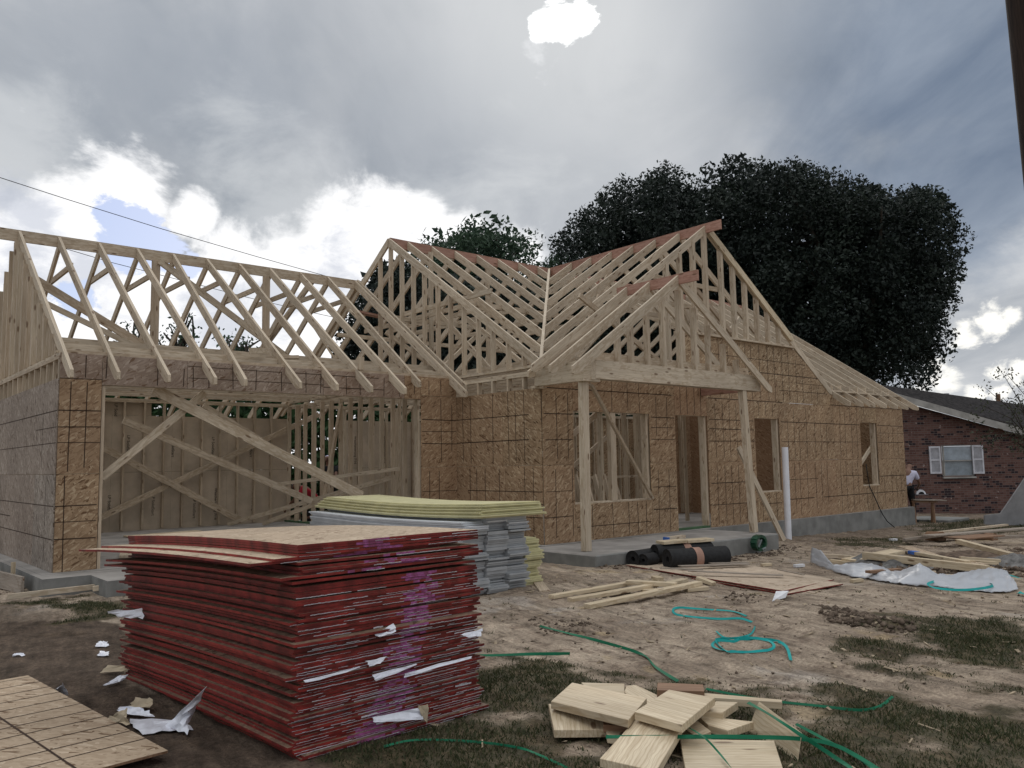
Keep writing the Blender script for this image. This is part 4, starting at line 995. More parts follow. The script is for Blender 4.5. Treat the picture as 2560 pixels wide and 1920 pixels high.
blk('wood_offcut', [(1700, 1847), (1935, 1851), (1962, 1935), (1716, 1935)], -.14, 'large offcut with a big knot at the bottom edge of the photo', gp)
blk('wood_offcut', [(1453, 1706), (1561, 1709), (1561, 1735), (1480, 1735)], [-.10]*4, 'offcut showing behind the back left plank of the heap', gp)
blk('wood_offcut', [(1566, 1714), (1590, 1712), (1650, 1740), (1616, 1764), (1560, 1730)], [-.11]*5, 'pointed offcut between the two top offcuts', gp, t=.05)
blk('wood_offcut', [(1644, 1706), (1758, 1711), (1761, 1728), (1642, 1725)], [-.065]*4, 'short brown offcut with dark end grain at the back of the heap', gp, LUMD, .06)
blk('wood_offcut', [(1757, 1732), (1955, 1749), (1955, 1755), (1757, 1742)], [-.10]*4, 'long narrow stick reaching right from behind the heap', gp, th=.04, t=.2)
blk('wood_offcut', [(1790, 1753), (1845, 1755), (1806, 1781), (1752, 1779)], [-.09]*4, 'small offcut right of the squarish top piece', gp)
blk('wood_offcut', [(1743, 1788), (1885, 1804), (1820, 1826), (1770, 1812)], [-.125]*4, 'short offcut with a knotty end in the right middle of the heap', gp, t=.1)
blk('wood_offcut', [(1706, 1817), (1743, 1801), (1778, 1828), (1740, 1842)], [-.135]*4, 'small offcut tucked under the right side of the top piece', gp, t=.15)
blk('wood_offcut', [(1508, 1798), (1600, 1800), (1580, 1815), (1508, 1812)], [-.12]*4, 'dark offcut in the shadow under the back left plank', gp, LUMD)
blk('wood_offcut', [(1515, 1826), (1562, 1818), (1545, 1842), (1518, 1838)], [-.15]*4, 'small offcut beside the ringed left end offcut', gp, t=.1)
b = MB(); Pq = [G(1900, 1760, .15), G(2010, 1838, .13), G(1998, 1912, .03), G(1873, 1829, .005)]
b.prism([PD(1898, 1753, 4.46), PD(2006, 1832, 3.98), PD(1994, 1911, 3.93), PD(1872, 1826, 4.40)], .04, 0, down=Vector((.25, .55, -.75)).normalized())
b.build('wood_offcut', LUMY, bevel=.002, label='offcut tilted up on its edge at the right end of the heap', cat='wood offcut', group=gp)

# ------------------------------------------------------------------ planks in the middle ground
g2 = 'planks lying loose in front of the porch slab'
def gboard(a, b_, w, h, lab, grp, m=LUMY, ha=0., hb=0., name='plank', t=.1, cat='plank', up=(0, 0, 1)):
    p0, p1 = G(*a, ha+h/2), G(*b_, hb+h/2); q = MB(); q.bar(p0, p1, w, h, up, 0, t); return q.build(name, m, bevel=.002, label=lab, cat=cat, group=grp)
gboard((1378, 1492), (1575, 1458), .09, .04, 'short squared timber at the far left of the loose planks', g2, ha=.0, hb=.02)
gboard((1425, 1500), (1640, 1462), .09, .04, 'middle squared timber under the crossing plank', g2, hb=.03)
gboard((1468, 1516), (1748, 1458), .10, .045, 'longest squared timber, nearest of the loose planks', g2, hb=.04, t=.05)
gboard((1568, 1455), (1690, 1462), .10, .045, 'pale plank lying across the loose timbers', g2, ha=.06, hb=.06, t=0.)
gboard((1660, 1462), (1712, 1450), .10, .04, 'short pale plank end beside the crossing plank', g2, ha=.05, hb=.05, t=0.)
gboard((1605, 1478), (1700, 1474), .09, .04, 'short offcut under the longest squared timber', g2)
gboard((1715, 1475), (1768, 1470), .09, .04, 'little offcut at the right end of the loose planks', g2)
gboard((1745, 1445), (1785, 1460), .09, .04, 'pale plank end leaning on the red edged sheets on the ground', g2, ha=.04, hb=.0, t=0.)
gboard((1636, 1445), (1652, 1450), .09, .06, 'small block behind the crossing plank', g2)
gboard((1345, 1456), (1362, 1478), .12, .02, 'small flat offcut lying alone right of the siding stack', None, LUM, cat='wood offcut', name='wood_offcut', t=.3)
gboard((20, 1492), (236, 1467), .04, .06, 'long pale stick lying along the front of the garage slab', None, LUM, name='stick', cat='stick', t=.0, hb=.05, ha=.05)
gboard((232, 1472), (375, 1452), .04, .06, 'second pale stick end to end with the long one before the garage slab', None, LUM, name='stick', cat='stick', t=.0, ha=.05, hb=.07)
# forms and stake by the left slab corner
def post3(p, h, w, m, lab, nm, cat):
    q = MB(); q.bar(p-Vector((0, 0, .05)), p+Vector((0, 0, h)), w, w, (0, 1, 0), 0, .2); q.build(nm, m, label=lab, cat=cat)
post3(G(31, 1472), .33, .045, LUMY, 'yellowish stake standing beside the left slab form', 'stake', 'stake')
q = MB(); q.bar(G(-120, 1418, .14), G(56, 1463, .10), .04, .20, (0, 0, 1), 0, .1); q.build('form_board', LUMG, label='grey form board standing along the left side of the garage slab', cat='form board')

# red edged sheets on the ground before the porch
def gsheet(cs, z, lab, m=OSBT, th=.0125, mi_side=REDE, drop=0.):
    T = [Vector((x, y, zz)) for x, y, zz in cs]; b = MB(); b.prism(T, th, 0, side=1, t=.05)
    return b.build('strand_board_sheet', [m, mi_side], label=lab, cat='wood sheet', group='red edged sheets on the ground before the porch')
OSBF = osb_mat('dusty_strand_board', (.44, .35, .265), (.52, .42, .32), (.58, .49, .38))
c_a = Vector(PY(1561, 1414, -1.70)); 
def gs(x, y, h): v = G(x, y, h); return (v.x, v.y, v.z)
gsheet([(c_a.x, c_a.y, c_a.z-.02), gs(1968, 1484, .02), gs(2108, 1460, .03), (1.62, -1.85, -.235)], 0, 'lower red edged sheet on the ground, showing a strip along its near side', OSBF)
gsheet([(c_a.x+.02, c_a.y, c_a.z+.01), gs(1958, 1477, .045), gs(2085, 1448, .06), (1.60, -1.80, -.20)], 0, 'upper red edged sheet on the ground with a pale dusty face', OSBF)
g3 = 'thin strips and scraps on the sheets before the porch'
for a, b_, w, lab in (((1720, 1427), (1958, 1437), .07, 'long dusty strip lying on the upper ground sheet'), ((1650, 1420), (1757, 1424), .05, 'short strip touching the front felt roll'), ((1700, 1415), (1870, 1410), .10, 'wide strip at the back of the ground sheets'), ((1775, 1408), (1870, 1405), .08, 'thin strip against the back of the wide strip'),
                      ((1945, 1424), (2010, 1437), .03, 'narrow sliver at the right of the long dusty strip')):
    p0, p1 = G(*a, .09), G(*b_, .09); q = MB(); q.bar(p0, p1, w, .012, (0, 0, 1), 0, .1); q.build('wood_strip', LUMG, label=lab, cat='wood strip', group=g3)
b = MB(); b.prism([G(1930, 1497, .02), G(1964, 1494, .02), G(1972, 1477, .07), G(1940, 1478, .06)], .001); NP = b.build('paper_note', PAPER, label='white sheet of paper leaning on the corner of the red edged ground sheets', cat='paper')
for a, lab in (((1914, 1416), 'small pale block right of the ground sheets'), ((1996, 1418), 'small pale block beside the white plastic sheet'), ((2140, 1456), 'small offcut lying alone right of the ground sheets'), ((2232, 1352), 'white crumpled scrap by the grass before the slab')):
    p = G(*a); q = MB(); q.bar(p+Vector((-.05, .03, .02)), p+Vector((.07, -.04, .025)), .07, .035, (0, 0, 1), 0, 0.); q.build('wood_block', LUMY if 'white' not in lab else PAPER, label=lab, cat='wood block' if 'white' not in lab else 'scrap')

# ------------------------------------------------------------------ black felt rolls
def roll(p0, p1, r, lab, band=None):
    p0, p1 = Vector(p0), Vector(p1); T = thing('felt_roll', (p0+p1)/2-Vector((0, 0, r)), lab, 'felt roll', 'black felt rolls in front of the porch')
    ax = (p1-p0).normalized(); b = MB(); n = 28; sd = ax.cross(Vector((0, 0, 1))).normalized(); u = sd.cross(ax)
    ring = []
    for i in range(5):
        for j in range(n):
            a = 2*math.pi*j/n; rr = r*(1+.02*math.sin(a*2+i)); ring.append(p0+(p1-p0)*i/4+sd*rr*math.cos(a)+u*rr*math.sin(a))
    b.add(ring, [(i*n+j, i*n+(j+1) % n, (i+1)*n+(j+1) % n, (i+1)*n+j) for i in range(4) for j in range(n)])
    for e, p in ((0, p0), (1, p1)):                  # spiral end with a dark hollow core
        vs = []; s = -1 if e == 0 else 1
        for q, dd in ((1., 0), (.93, -.004), (.62, -.012), (.30, -.01), (.26, -.10)):
            for j in range(n): a = 2*math.pi*j/n; vs.append(p+ax*s*dd+(sd*math.cos(a)+u*math.sin(a))*r*q)
        fs = [(i*n+j, i*n+(j+1) % n, (i+1)*n+(j+1) % n, (i+1)*n+j) for i in range(4) for j in range(n)]+[tuple(4*n+j for j in range(n))]
        b.add(vs, fs)
    b.build('felt', BLACKF, T, smooth=False)
    if band:
        q = MB(); q.tube([p0+(p1-p0)*band[0], p0+(p1-p0)*band[1]], r*1.03, 28, cap=False); q.build('paper_band', BAND, T)
r_ = .15
fa = Vector(PY(1645, 1399, -2.02)); fb = Vector(PY(1752, 1388, -2.22))
d_ = Vector((.93, -.36, 0)).normalized()
z_ = zbase(.5, -2)+r_+.03
r_ = .135
pa = G(1668, 1424)+Vector((0, 0, r_)); roll(pa, pa+d_*.92, r_, 'nearest black felt roll with a tan paper band round its middle', (.42, .54))
pb = Vector(PY(1636, 1384, -1.84)); roll(pb, pb+d_*.90, r_-.008, 'upper black felt roll carrying two short boards', (.48, .60))
pl = Vector(PY(1581, 1398, -1.74)); roll(pl, pl+Vector((.5, .02, 0)), .118, 'leftmost black felt roll against the porch slab')
pl = Vector(PY(1607, 1401, -1.90)); roll(pl, pl+Vector((.28, .03, 0)), .085, 'smallest black felt roll end between the left and upper rolls')
tz = pb.z+r_-.010
for a, b_, m, lab, t in (((pb.x+.10, pb.y-.02), (pb.x+.46, pb.y-.15), LUMY, 'left one of two short boards lying on the felt rolls', .0), ((pb.x+.48, pb.y-.15), (pb.x+.88, pb.y-.31), LUMY, 'right one of two short boards lying on the felt rolls', .0)):
    q = MB(); q.bar((*a, tz+.02), (*b_, tz+.028), .22, .04, (0, 0, 1), 0, t); q.build('board', m, bevel=.002, label=lab, cat='board', group='short boards on the felt rolls')
q = thing('board', (.6, -1.35, .0), 'small pale stick with a blue painted end on the porch slab behind the rolls', 'stick')
m_ = MB(); p0, p1 = Vector(PZ(1668, 1347, .06)), Vector(PZ(1708, 1341, .06)); m_.bar(p0, p1, .09, .05, (0, 0, 1), 0, 0.); m_.build('stick', LUM, q)
m_ = MB(); m_.bar(p0-(p1-p0).normalized()*.05, p0-(p1-p0).normalized()*.001, .091, .051, (0, 0, 1), 0, 0.); m_.build('painted_end', BLUE, q)

# ------------------------------------------------------------------ pipe, leaning board, cable, green reel
pb_ = Vector((5.35, -1.0, 0)); pb_ = Vector(PY(1971, 1342, -.62)); tp_ = Vector(PY(1962, 1118, -.62))
q = MB(); q.tube([(pb_.x, pb_.y, pb_.z-.1), tp_], .062, 20); P_ = q.build('drain_pipe', WHITE, smooth=False, label='white plastic pipe standing upright out of the soil before the slab', cat='pipe')
q = MB(); q.bar(G(1960, 1352), PY(1846, 1118, -.42), .12, .042, (0, 1, 0), 0, 0.); q.build('leaning_board', LUM, bevel=.002, label='pale two by four leaning against the right porch post', cat='plank')
cb = [Vector(PY(*p, -.03)) for p in ((2165, 1160), (2170, 1195), (2174, 1216))]+[Vector(PY(x, y, yy)) for x, y, yy in ((2183, 1235, -.05), (2198, 1268, -.10), (2206, 1285, -.17), (2218, 1303, -.2), (2238, 1320, -.24), (2262, 1327, -.3), (2276, 1327, -.3), (2290, 1323, -.3))]
q = MB(); q.tube(cb, .011, 6); q.build('power_cable', WIRE, smooth=True, label='black power cable hanging out of the rightmost window to the ground', cat='cable')
def reel():
    c = Vector(PY(1897, 1357, -1.72)); T = thing('cable_reel', (c.x, c.y, c.z-.11), 'dark green plastic reel frame leaning on the porch slab', 'reel')
    b = MB(); pts = [(math.cos(a)*.15, math.sin(a)*.11) for a in np.linspace(0, 2*math.pi, 13)]
    for i in range(12):
        a, d = pts[i], pts[i+1]; b.bar((c.x+a[0], c.y, c.z+a[1]), (c.x+d[0], c.y, c.z+d[1]), .10, .045, (0, 0, 1) if abs(a[1]-d[1]) < abs(a[0]-d[0]) else (1, 0, 0))
    b.build('rim', DGREEN, T); q = MB(); q.bar((c.x-.10, c.y-.04, c.z-.09), (c.x+.02, c.y-.04, c.z+.05), .02, .02); q.bar((c.x+.1, c.y-.06, c.z-.08), (c.x+.0, c.y-.06, c.z-.1), .02, .02); q.build('spoke', GREYC, T)
reel()

# ------------------------------------------------------------------ straps
def strap(pts, m, lab, w=.016, hs=None, n=10, twist=0.):
    w *= 1.15
    """Catmull-Rom through ground points"""
    P = [G(*p, (hs[i] if hs else .012)) for i, p in enumerate(pts)]; out = []
    for i in range(len(P)-1):
        p0, p1, p2, p3 = P[max(i-1, 0)], P[i], P[i+1], P[min(i+2, len(P)-1)]
        for k in range(n):
            t = k/n; out.append(.5*((2*p1)+(p2-p0)*t+(2*p0-5*p1+4*p2-p3)*t*t+(3*p1-p0-3*p2+p3)*t*t*t))
    out.append(P[-1]); nr = [Vector((-.55+.35*math.sin(i*.23+len(lab)), -.6, .55+.35*math.sin(i*.17))) for i in range(len(out))]
    b = MB(); b.ribbon(out, w, 0, .0012, nr); return b.build('plastic_strap', m, label=lab, cat='strap', group='plastic packing straps on the ground')
strap([(1350, 1565), (1420, 1583), (1500, 1603), (1603, 1635), (1640, 1668), (1695, 1703)], GREEN, 'dark green strap running from the middle soil towards the offcut heap', .02)
strap([(1150, 1640), (1240, 1638), (1330, 1635), (1425, 1634)], GREEN, 'short straight green strap right of the red stack', .02)
strap([(1765, 1722), (1900, 1748), (2050, 1765), (2150, 1775), (2200, 1765), (2232, 1742)], GREEN, 'dark green strap curving on the grass behind the heap', .014)
strap([(1515, 1842), (1650, 1842), (1850, 1842), (2010, 1848), (2100, 1868), (2200, 1925)], GREEN, 'long green strap lying across the offcut heap', .017, [.085, .10, .09, .09, .05, .02])
strap([(1870, 1756), (1930, 1790), (2000, 1836), (2060, 1875), (2150, 1935)], GREEN, 'green strap arching over the tilted offcut to the lower right', .017, [.10, .17, .12, .05, .02])
strap([(1990, 1810), (2080, 1858), (2150, 1900), (2210, 1940)], GREEN, 'green strap at the right edge of the heap, beside two others', .014, [.05, .03, .02, .02])
strap([(1715, 1815), (1760, 1843), (1800, 1885), (1840, 1935)], GREEN, 'thin green strap curling down over the large knotty offcut', .008, [.11, .12, .08, .07])
strap([(960, 1866), (1040, 1850), (1180, 1854), (1290, 1868), (1350, 1888), (1450, 1935)], GREEN, 'green strap in the grass in front of the red stack', .011)
def loop(c, rx, ry, a0, a1, n=30): return [(c[0]+rx*math.cos(a0+(a1-a0)*i/n), c[1]+ry*math.sin(a0+(a1-a0)*i/n)) for i in range(n+1)]
strap([(1866, 1540), (1830, 1528), (1760, 1523), (1700, 1519), (1683, 1524), (1692, 1536), (1740, 1543), (1800, 1547), (1850, 1546), (1880, 1555)], TEAL, 'teal strap bent in a long open hairpin on the soil', .02, None, 6)
strap([(1790, 1575), (1812, 1588), (1850, 1592), (1878, 1584), (1888, 1566)], TEAL, 'short teal strap arc between the hairpin and the ring', .012, None, 6)
strap(loop((1858, 1612), 77, 18, 2.2, 2.2+2*math.pi, 20)+[(1790, 1598), (1850, 1595), (1930, 1600), (1965, 1616), (1976, 1632)], TEAL, 'teal strap coiled in a ring on the soil', .02, None, 3)
strap([(2480, 1431), (2520, 1437), (2562, 1449), (2620, 1465)], TEAL, 'teal strap at the right edge behind the plastic sheet', .02, [.05, .05, .03, .03])
strap([(2340, 1452), (2320, 1460), (2340, 1470), (2400, 1475), (2460, 1470), (2482, 1462), (2440, 1454), (2360, 1447)], TEAL, 'teal strap looped over the white plastic sheet', .025, [.06]*8, 5)
strap([(2545, 1482), (2580, 1486), (2630, 1482)], TEAL, 'wide teal strap end at the right edge of the photo', .06, [.03]*3)

# ------------------------------------------------------------------ white plastic sheet
def plastic():
    top = [(2030, 1372, .20), (2052, 1380, .22), (2085, 1420, .05), (2130, 1412, .10), (2180, 1412, .13), (2215, 1425, .08), (2250, 1432, .08), (2300, 1412, .22), (2345, 1440, .10), (2380, 1440, .07), (2430, 1430, .09), (2480, 1424, .12), (2515, 1430, .10), (2530, 1450, .05)]
    bot = [(2026, 1408, .0), (2050, 1420, .0), (2085, 1432, .0), (2130, 1445, .0), (2170, 1450, .0), (2215, 1458, .0), (2250, 1463, .0), (2300, 1468, .0), (2345, 1470, .0), (2380, 1475, .0), (2430, 1480, .0), (2480, 1484, .0), (2515, 1484, .0), (2546, 1478, .0)]
    n = 14; vs = []; ns = 6; r = random.Random(3); cols = (len(top)-1)*ns+1
    for j in range(n+1):
        for i in range(cols):
            k = min(i//ns, len(top)-2); f = i/ns-k
            A = G(*bot[k][:2]).lerp(G(*bot[k+1][:2]), f); hb = .005
            th = top[k][2]*(1-f)+top[k+1][2]*f
            B = G(top[k][0], top[k][1], top[k][2]).lerp(G(top[k+1][0], top[k+1][1], top[k+1][2]), f)
            v = j/n; p = A.lerp(B, v); p.z += .02+.035*math.sin(v*math.pi)*(1+mn.noise(Vector((i*.35, j*.5, 1))))+.022*mn.noise(Vector((i*.6, j*.9, 4)))
            vs.append(p)
    b = MB(); b.add(vs, [(j*cols+i, j*cols+i+1, (j+1)*cols+i+1, (j+1)*cols+i) for j in range(n) for i in range(cols-1)])
    m, k, bs = mat('milky_plastic_sheet', .3, .5); bs.inputs['Base Color'].default_value = (.62, .64, .68, 1)
    tr = k.node('ShaderNodeBsdfTranslucent'); tr.inputs[0].default_value = (.7, .72, .76, 1); mx = k.node('ShaderNodeMixShader'); mx.inputs[0].default_value = .3
    k.l.new(bs.outputs[0], mx.inputs[1]); k.l.new(tr.outputs[0], mx.inputs[2]); k.l.new(mx.outputs[0], k.n['Material Output'].inputs[0])
    b.build('plastic_sheet', m, smooth=True, solid=.001, label='crumpled milky white plastic sheet lying along the scrap wood', cat='plastic sheet')
plastic()
# grey soil heap on the plastic
def heap(c, rx, ry, h, lab, seed, m):
    b = MB(); n = 26; vs = []; r = random.Random(seed)
    for j in range(n+1):
        for i in range(n+1):
            u, v = i/n*2-1, j/n*2-1; d = math.hypot(u, v); x, y = c.x+u*rx, c.y+v*ry
            vs.append((x, y, zg(x, y, False)-.03+(h*max(0, 1-d*d)+.03)*(.75+.5*mn.noise(Vector((x*5, y*5, seed))))+.03*mn.noise(Vector((x*14, y*14, seed)))*max(0, 1-d)))
    b.add(vs, [(j*(n+1)+i, j*(n+1)+i+1, (j+1)*(n+1)+i+1, (j+1)*(n+1)+i) for j in range(n) for i in range(n)])
    o = b.build('soil_heap', m, smooth=True, label=lab, cat='soil heap', group='small heaps of soil among the scrap wood')
GS = plain('grey_clay', (.19, .185, .18), .9, .15, .35, 11., bmp=.6); BS = plain('brown_clay', (.16, .115, .085), .9, .15, .4, 9., bmp=.6)
heap(G(2185, 1410), .45, .45, .16, 'rounded grey clay heap between the plastic sheet and the boards', 1, GS)
heap(G(2265, 1415), .55, .4, .14, 'flat grey clay heap under the long boards', 2, GS)
heap(G(2440, 1395), 1.3, .7, .10, 'brown clay heap below the leaning square timber', 3, BS)
heap(G(2545, 1410), .5, .5, .15, 'grey clay heap at the right edge of the photo', 4, GS)

# ------------------------------------------------------------------ scrap boards at the right
g4 = 'scrap boards thrown together on the right'
for a, b_, w, h, ha, hb, m, lab in (
    ((2120, 1402), (2245, 1378), .28, .04, .05, .14, LUMY, 'wide yellow plank piece at the left of the scrap heap'),
    ((2160, 1388), (2470, 1423), .09, .09, .14, .10, LUMY, 'long heavy timber lying along the scrap heap'),
    ((2075, 1402), (2140, 1408), .10, .04, .02, .02, LUMY, 'short board end sticking out behind the raised plastic'),
    ((2060, 1388), (2130, 1392), .09, .04, .05, .05, LUM, 'grey board behind the raised plastic'),
    ((2260, 1366), (2330, 1388), .20, .012, .08, .10, OSBT, 'torn strand board strip at the top of the scrap heap'),
    ((2330, 1390), (2460, 1412), .20, .012, .12, .08, OSBT, 'second torn strand board strip lying along the timber'),
    ((2275, 1380), (2420, 1406), .09, .04, .12, .12, LUMY, 'two by four with a blue painted end'),
    ((2400, 1395), (2500, 1402), .07, .04, .1, .06, LUMY, 'thin pale stick at the right of the scrap heap'),
    ((2390, 1402), (2492, 1408), .09, .04, .1, .06, LUMY, 'pale stick below the thin one at the right of the scrap heap'),
    ((2380, 1415), (2480, 1418), .35, .012, .07, .07, OSBT, 'strand board scrap with a pink edge at the right of the heap'),
    ((2395, 1353), (2528, 1388), .10, .07, .16, .06, LUMY, 'square timber leaning down over the brown clay heap'),
    ((2170, 1430), (2250, 1424), .09, .03, .10, .10, LUMD, 'brown board lying on the plastic sheet'),
    ((2225, 1426), (2340, 1430), .09, .02, .08, .08, LUM, 'pale board running under the peak of the plastic sheet'),
    ((2330, 1438), (2445, 1440), .12, .02, .05, .05, LUM, 'pale board flat on the plastic sheet'),
    ((2270, 1352), (2390, 1336), .30, .012, .05, .22, LUMG, 'weathered plywood piece tilted towards the camera'),
    ((2260, 1349), (2350, 1337), .06, .04, .06, .1, LUMG, 'thin grey board behind the tilted plywood'),
    ((2310, 1335), (2516, 1312), .09, .04, .1, .12, LUM, 'long pale board at the far side of the scrap pile'),
    ((2320, 1340), (2600, 1318), .25, .03, .12, .14, LUMG, 'wide grey board running to the right edge of the photo'),
    ((2385, 1346), (2480, 1338), .45, .02, .14, .16, LUMD, 'brown plywood sheet lying tilted on the far boards'),
    ((2490, 1343), (2600, 1340), .09, .05, .1, .1, LUMG, 'grey board end right of the brown plywood'),
    ((2500, 1356), (2610, 1358), .07, .02, .05, .05, LUM, 'thin bent strip below the grey board end')):
    p0, p1 = G(*a, ha), G(*b_, hb); q = MB(); q.bar(p0, p1, w, h, (0, 0, 1), 0, .1)
    o = q.build('scrap_board', m, label=lab, cat='scrap board', group=g4)
    if 'blue' in lab:
        d = (p1-p0).normalized(); q = MB(); q.bar(p0+d*.02, p0+d*.20, w+.004, h+.004, (0, 0, 1), 0, 0.); q.build('painted_end', BLUE, o)
q = MB(); q.tube([G(2487, 1345, .05), G(2487, 1345, .05)+Vector((.1, .3, .0))], .09, 12); q.build('log_end', LUMD, label='short round log end beside the brown plywood', cat='log')
q = MB(); q.tube([G(2355, 1344, .06), G(2355, 1344, .06)+Vector((.1, .3, .0))], .11, 10, rs=[.12, .1]); q.build('log_end', LUMD, label='round brown log end between the two plywood pieces', cat='log')

# ------------------------------------------------------------------ people
def limb_mesh(name, pts, edges, mat_, parent, lvl=2):
    """pts {name: (xyz, radius)}; skin modifier grows one continuous surface"""
    me = bpy.data.meshes.new(name); ks = list(pts); loc = WL[parent.name]
    me.from_pydata([tuple(Vector(pts[k_][0])-loc) for k_ in ks], [(ks.index(a), ks.index(b_)) for a, b_ in edges], []); me.materials.append(mat_)
    o = bpy.data.objects.new(name, me); COL.objects.link(o); o.parent = parent; WL[o.name] = loc
    sk = o.modifiers.new('skin', 'SKIN'); sk.use_smooth_shade = True
    for i, k_ in enumerate(ks):
        r = pts[k_][1]; r = (r, r) if not isinstance(r, tuple) else r
        me.skin_vertices[0].data[i].radius = r; me.skin_vertices[0].data[i].use_root = (i == 0)
    ss = o.modifiers.new('subd', 'SUBSURF'); ss.levels = lvl; ss.render_levels = lvl
    return o
def person(base, face, J, label, shirt, trousers, hair=HAIR, cap=None, sleeves=True):
    """J: joints in body space (x right, y forward, z up), metres; face = heading angle"""
    T = thing('person', base, label, 'person'); c, s = math.cos(face), math.sin(face); B = Vector(base)
    def w(p): return B+Vector((c*p[0]-s*p[1], s*p[0]+c*p[1], p[2]))
    K = {k_: w(v) for k_, v in J.items()}
    pts = {'pel': (K['pel'], .115), 'wst': (K['pel'].lerp(K['chest'], .45), .105), 'chest': (K['chest'], .125), 'neck': (K['neck'], .05), 'head': (K['head'], .078), 'crown': (K['head']+(K['head']-K['neck']).normalized()*.11, .07)}
    ed = [('pel', 'wst'), ('wst', 'chest'), ('chest', 'neck'), ('neck', 'head'), ('head', 'crown')]
    for q in ('l', 'r'):
        for a, rr in (('sh', .055), ('el', .038), ('wr', .026), ('hip', .085), ('kn', .055), ('an', .038)): pts[a+q] = (K[a+q], rr)
        hd = (K['wr'+q]-K['el'+q]).normalized(); pts['palm'+q] = (K['wr'+q]+hd*.07, .028)
        ft = w((J['an'+q][0], J['an'+q][1]+.15, J['an'+q][2]-.04)); pts['toe'+q] = (ft, .035)
        ed += [('chest', 'sh'+q), ('sh'+q, 'el'+q), ('el'+q, 'wr'+q), ('wr'+q, 'palm'+q), ('pel', 'hip'+q), ('hip'+q, 'kn'+q), ('kn'+q, 'an'+q), ('an'+q, 'toe'+q)]
        sdv = hd.cross(Vector((0, 0, 1))); sdv = sdv.normalized() if sdv.length > .1 else Vector((1, 0, 0))
        for f in range(4):
            a = pts['palm'+q][0]+sdv*(f-1.5)*.018; L = (.062, .075, .07, .055)[f]
            pts['f%d%s' % (f, q)] = (a+hd*L*.6, .009); pts['g%d%s' % (f, q)] = (a+hd*L+Vector((0, 0, -.02)), .008)
            ed += [('palm'+q, 'f%d%s' % (f, q)), ('f%d%s' % (f, q), 'g%d%s' % (f, q))]
        pts['th'+q] = (K['wr'+q]+hd*.05+sdv*.045, .010); ed += [('palm'+q, 'th'+q)]
    limb_mesh('body', pts, ed, SKIN, T)
    if shirt:
        sp = {'b': (K['pel'].lerp(K['chest'], .0), .135), 'w': (K['pel'].lerp(K['chest'], .45), .128), 'c': (K['chest'], .15), 'n': (K['chest'].lerp(K['neck'], .7), .075)}
        se = [('b', 'w'), ('w', 'c'), ('c', 'n')]
        for q in ('l', 'r'):
            sp['s'+q] = (K['sh'+q], .075); sp['e'+q] = (K['sh'+q].lerp(K['el'+q], .6), .062); se += [('c', 's'+q), ('s'+q, 'e'+q)]
        limb_mesh('shirt', sp, se, shirt, T)
    tp = {'p': (K['pel'], .14)}; te = []
    for q in ('l', 'r'):
        tp['h'+q] = (K['hip'+q], .105); tp['k'+q] = (K['kn'+q], .075); tp['a'+q] = (K['an'+q]+Vector((0, 0, .03)), .058); te += [('p', 'h'+q), ('h'+q, 'k'+q), ('k'+q, 'a'+q)]
    limb_mesh('trousers', tp, te, trousers, T)
    hv = (K['head']-K['neck']).normalized(); fwd = Vector((-s, c, 0))
    hp = {'a': (K['head']+hv*.06-fwd*.03, .082), 'b': (K['head']+hv*.115-fwd*.02, .07)}
    limb_mesh('cap' if cap else 'hair', hp, [('a', 'b')], cap or hair, T)
    fp = MB()                                          # nose, mouth, eyes, ears
    hc = K['head']+hv*.03; fd = (fwd-hv*fwd.dot(hv)).normalized(); sd = fd.cross(hv)
    fp.bar(hc+fd*.075+hv*.02, hc+fd*.105-hv*.02, .02, .02)
    for e in (-1, 1): fp.bar(hc+sd*e*.082-hv*.02, hc+sd*e*.088+hv*.03, .03, .012)
    fp.build('face', SKIN, T)
    ep = MB()
    for e in (-1, 1): ep.bar(hc+fd*.077+sd*e*.02+hv*.025, hc+fd*.077+sd*e*.045+hv*.025, .01, .01)
    ep.bar(hc+fd*.077-sd*.022-hv*.04, hc+fd*.077+sd*.022-hv*.04, .008, .006); ep.build('eyes', HAIR, T)
    for q in ('l', 'r'):
        sh = MB(); a = K['an'+q]; f = pts['toe'+q][0]; sh.bar(a-Vector((0, 0, .05))-fwd*.05, f-Vector((0, 0, .015))+fwd*.04, .10, .08); sh.build('shoe', DARKC, T)
    return T
base = PD(2272, 1290, 21.7); bz = zg(base[0], base[1], False)
J1 = dict(pel=(0, -.05, .92), chest=(0, .12, 1.24), neck=(0, .20, 1.38), head=(0, .29, 1.45), shl=(-.19, .14, 1.28), shr=(.19, .14, 1.28), ell=(-.22, .30, 1.02), elr=(.22, .32, 1.0), wrl=(-.12, .50, .92), wrr=(.10, .52, .90),
          hipl=(-.10, -.05, .86), hipr=(.10, -.05, .86), knl=(-.12, .03, .46), knr=(.12, .06, .46), anl=(-.13, -.05, .08), anr=(.14, .0, .08))
person((base[0]-.02, base[1], bz), -.9-.6, J1, 'person in white shirt and dark trousers bending over a saw beside the house corner', TEE, DARKC)
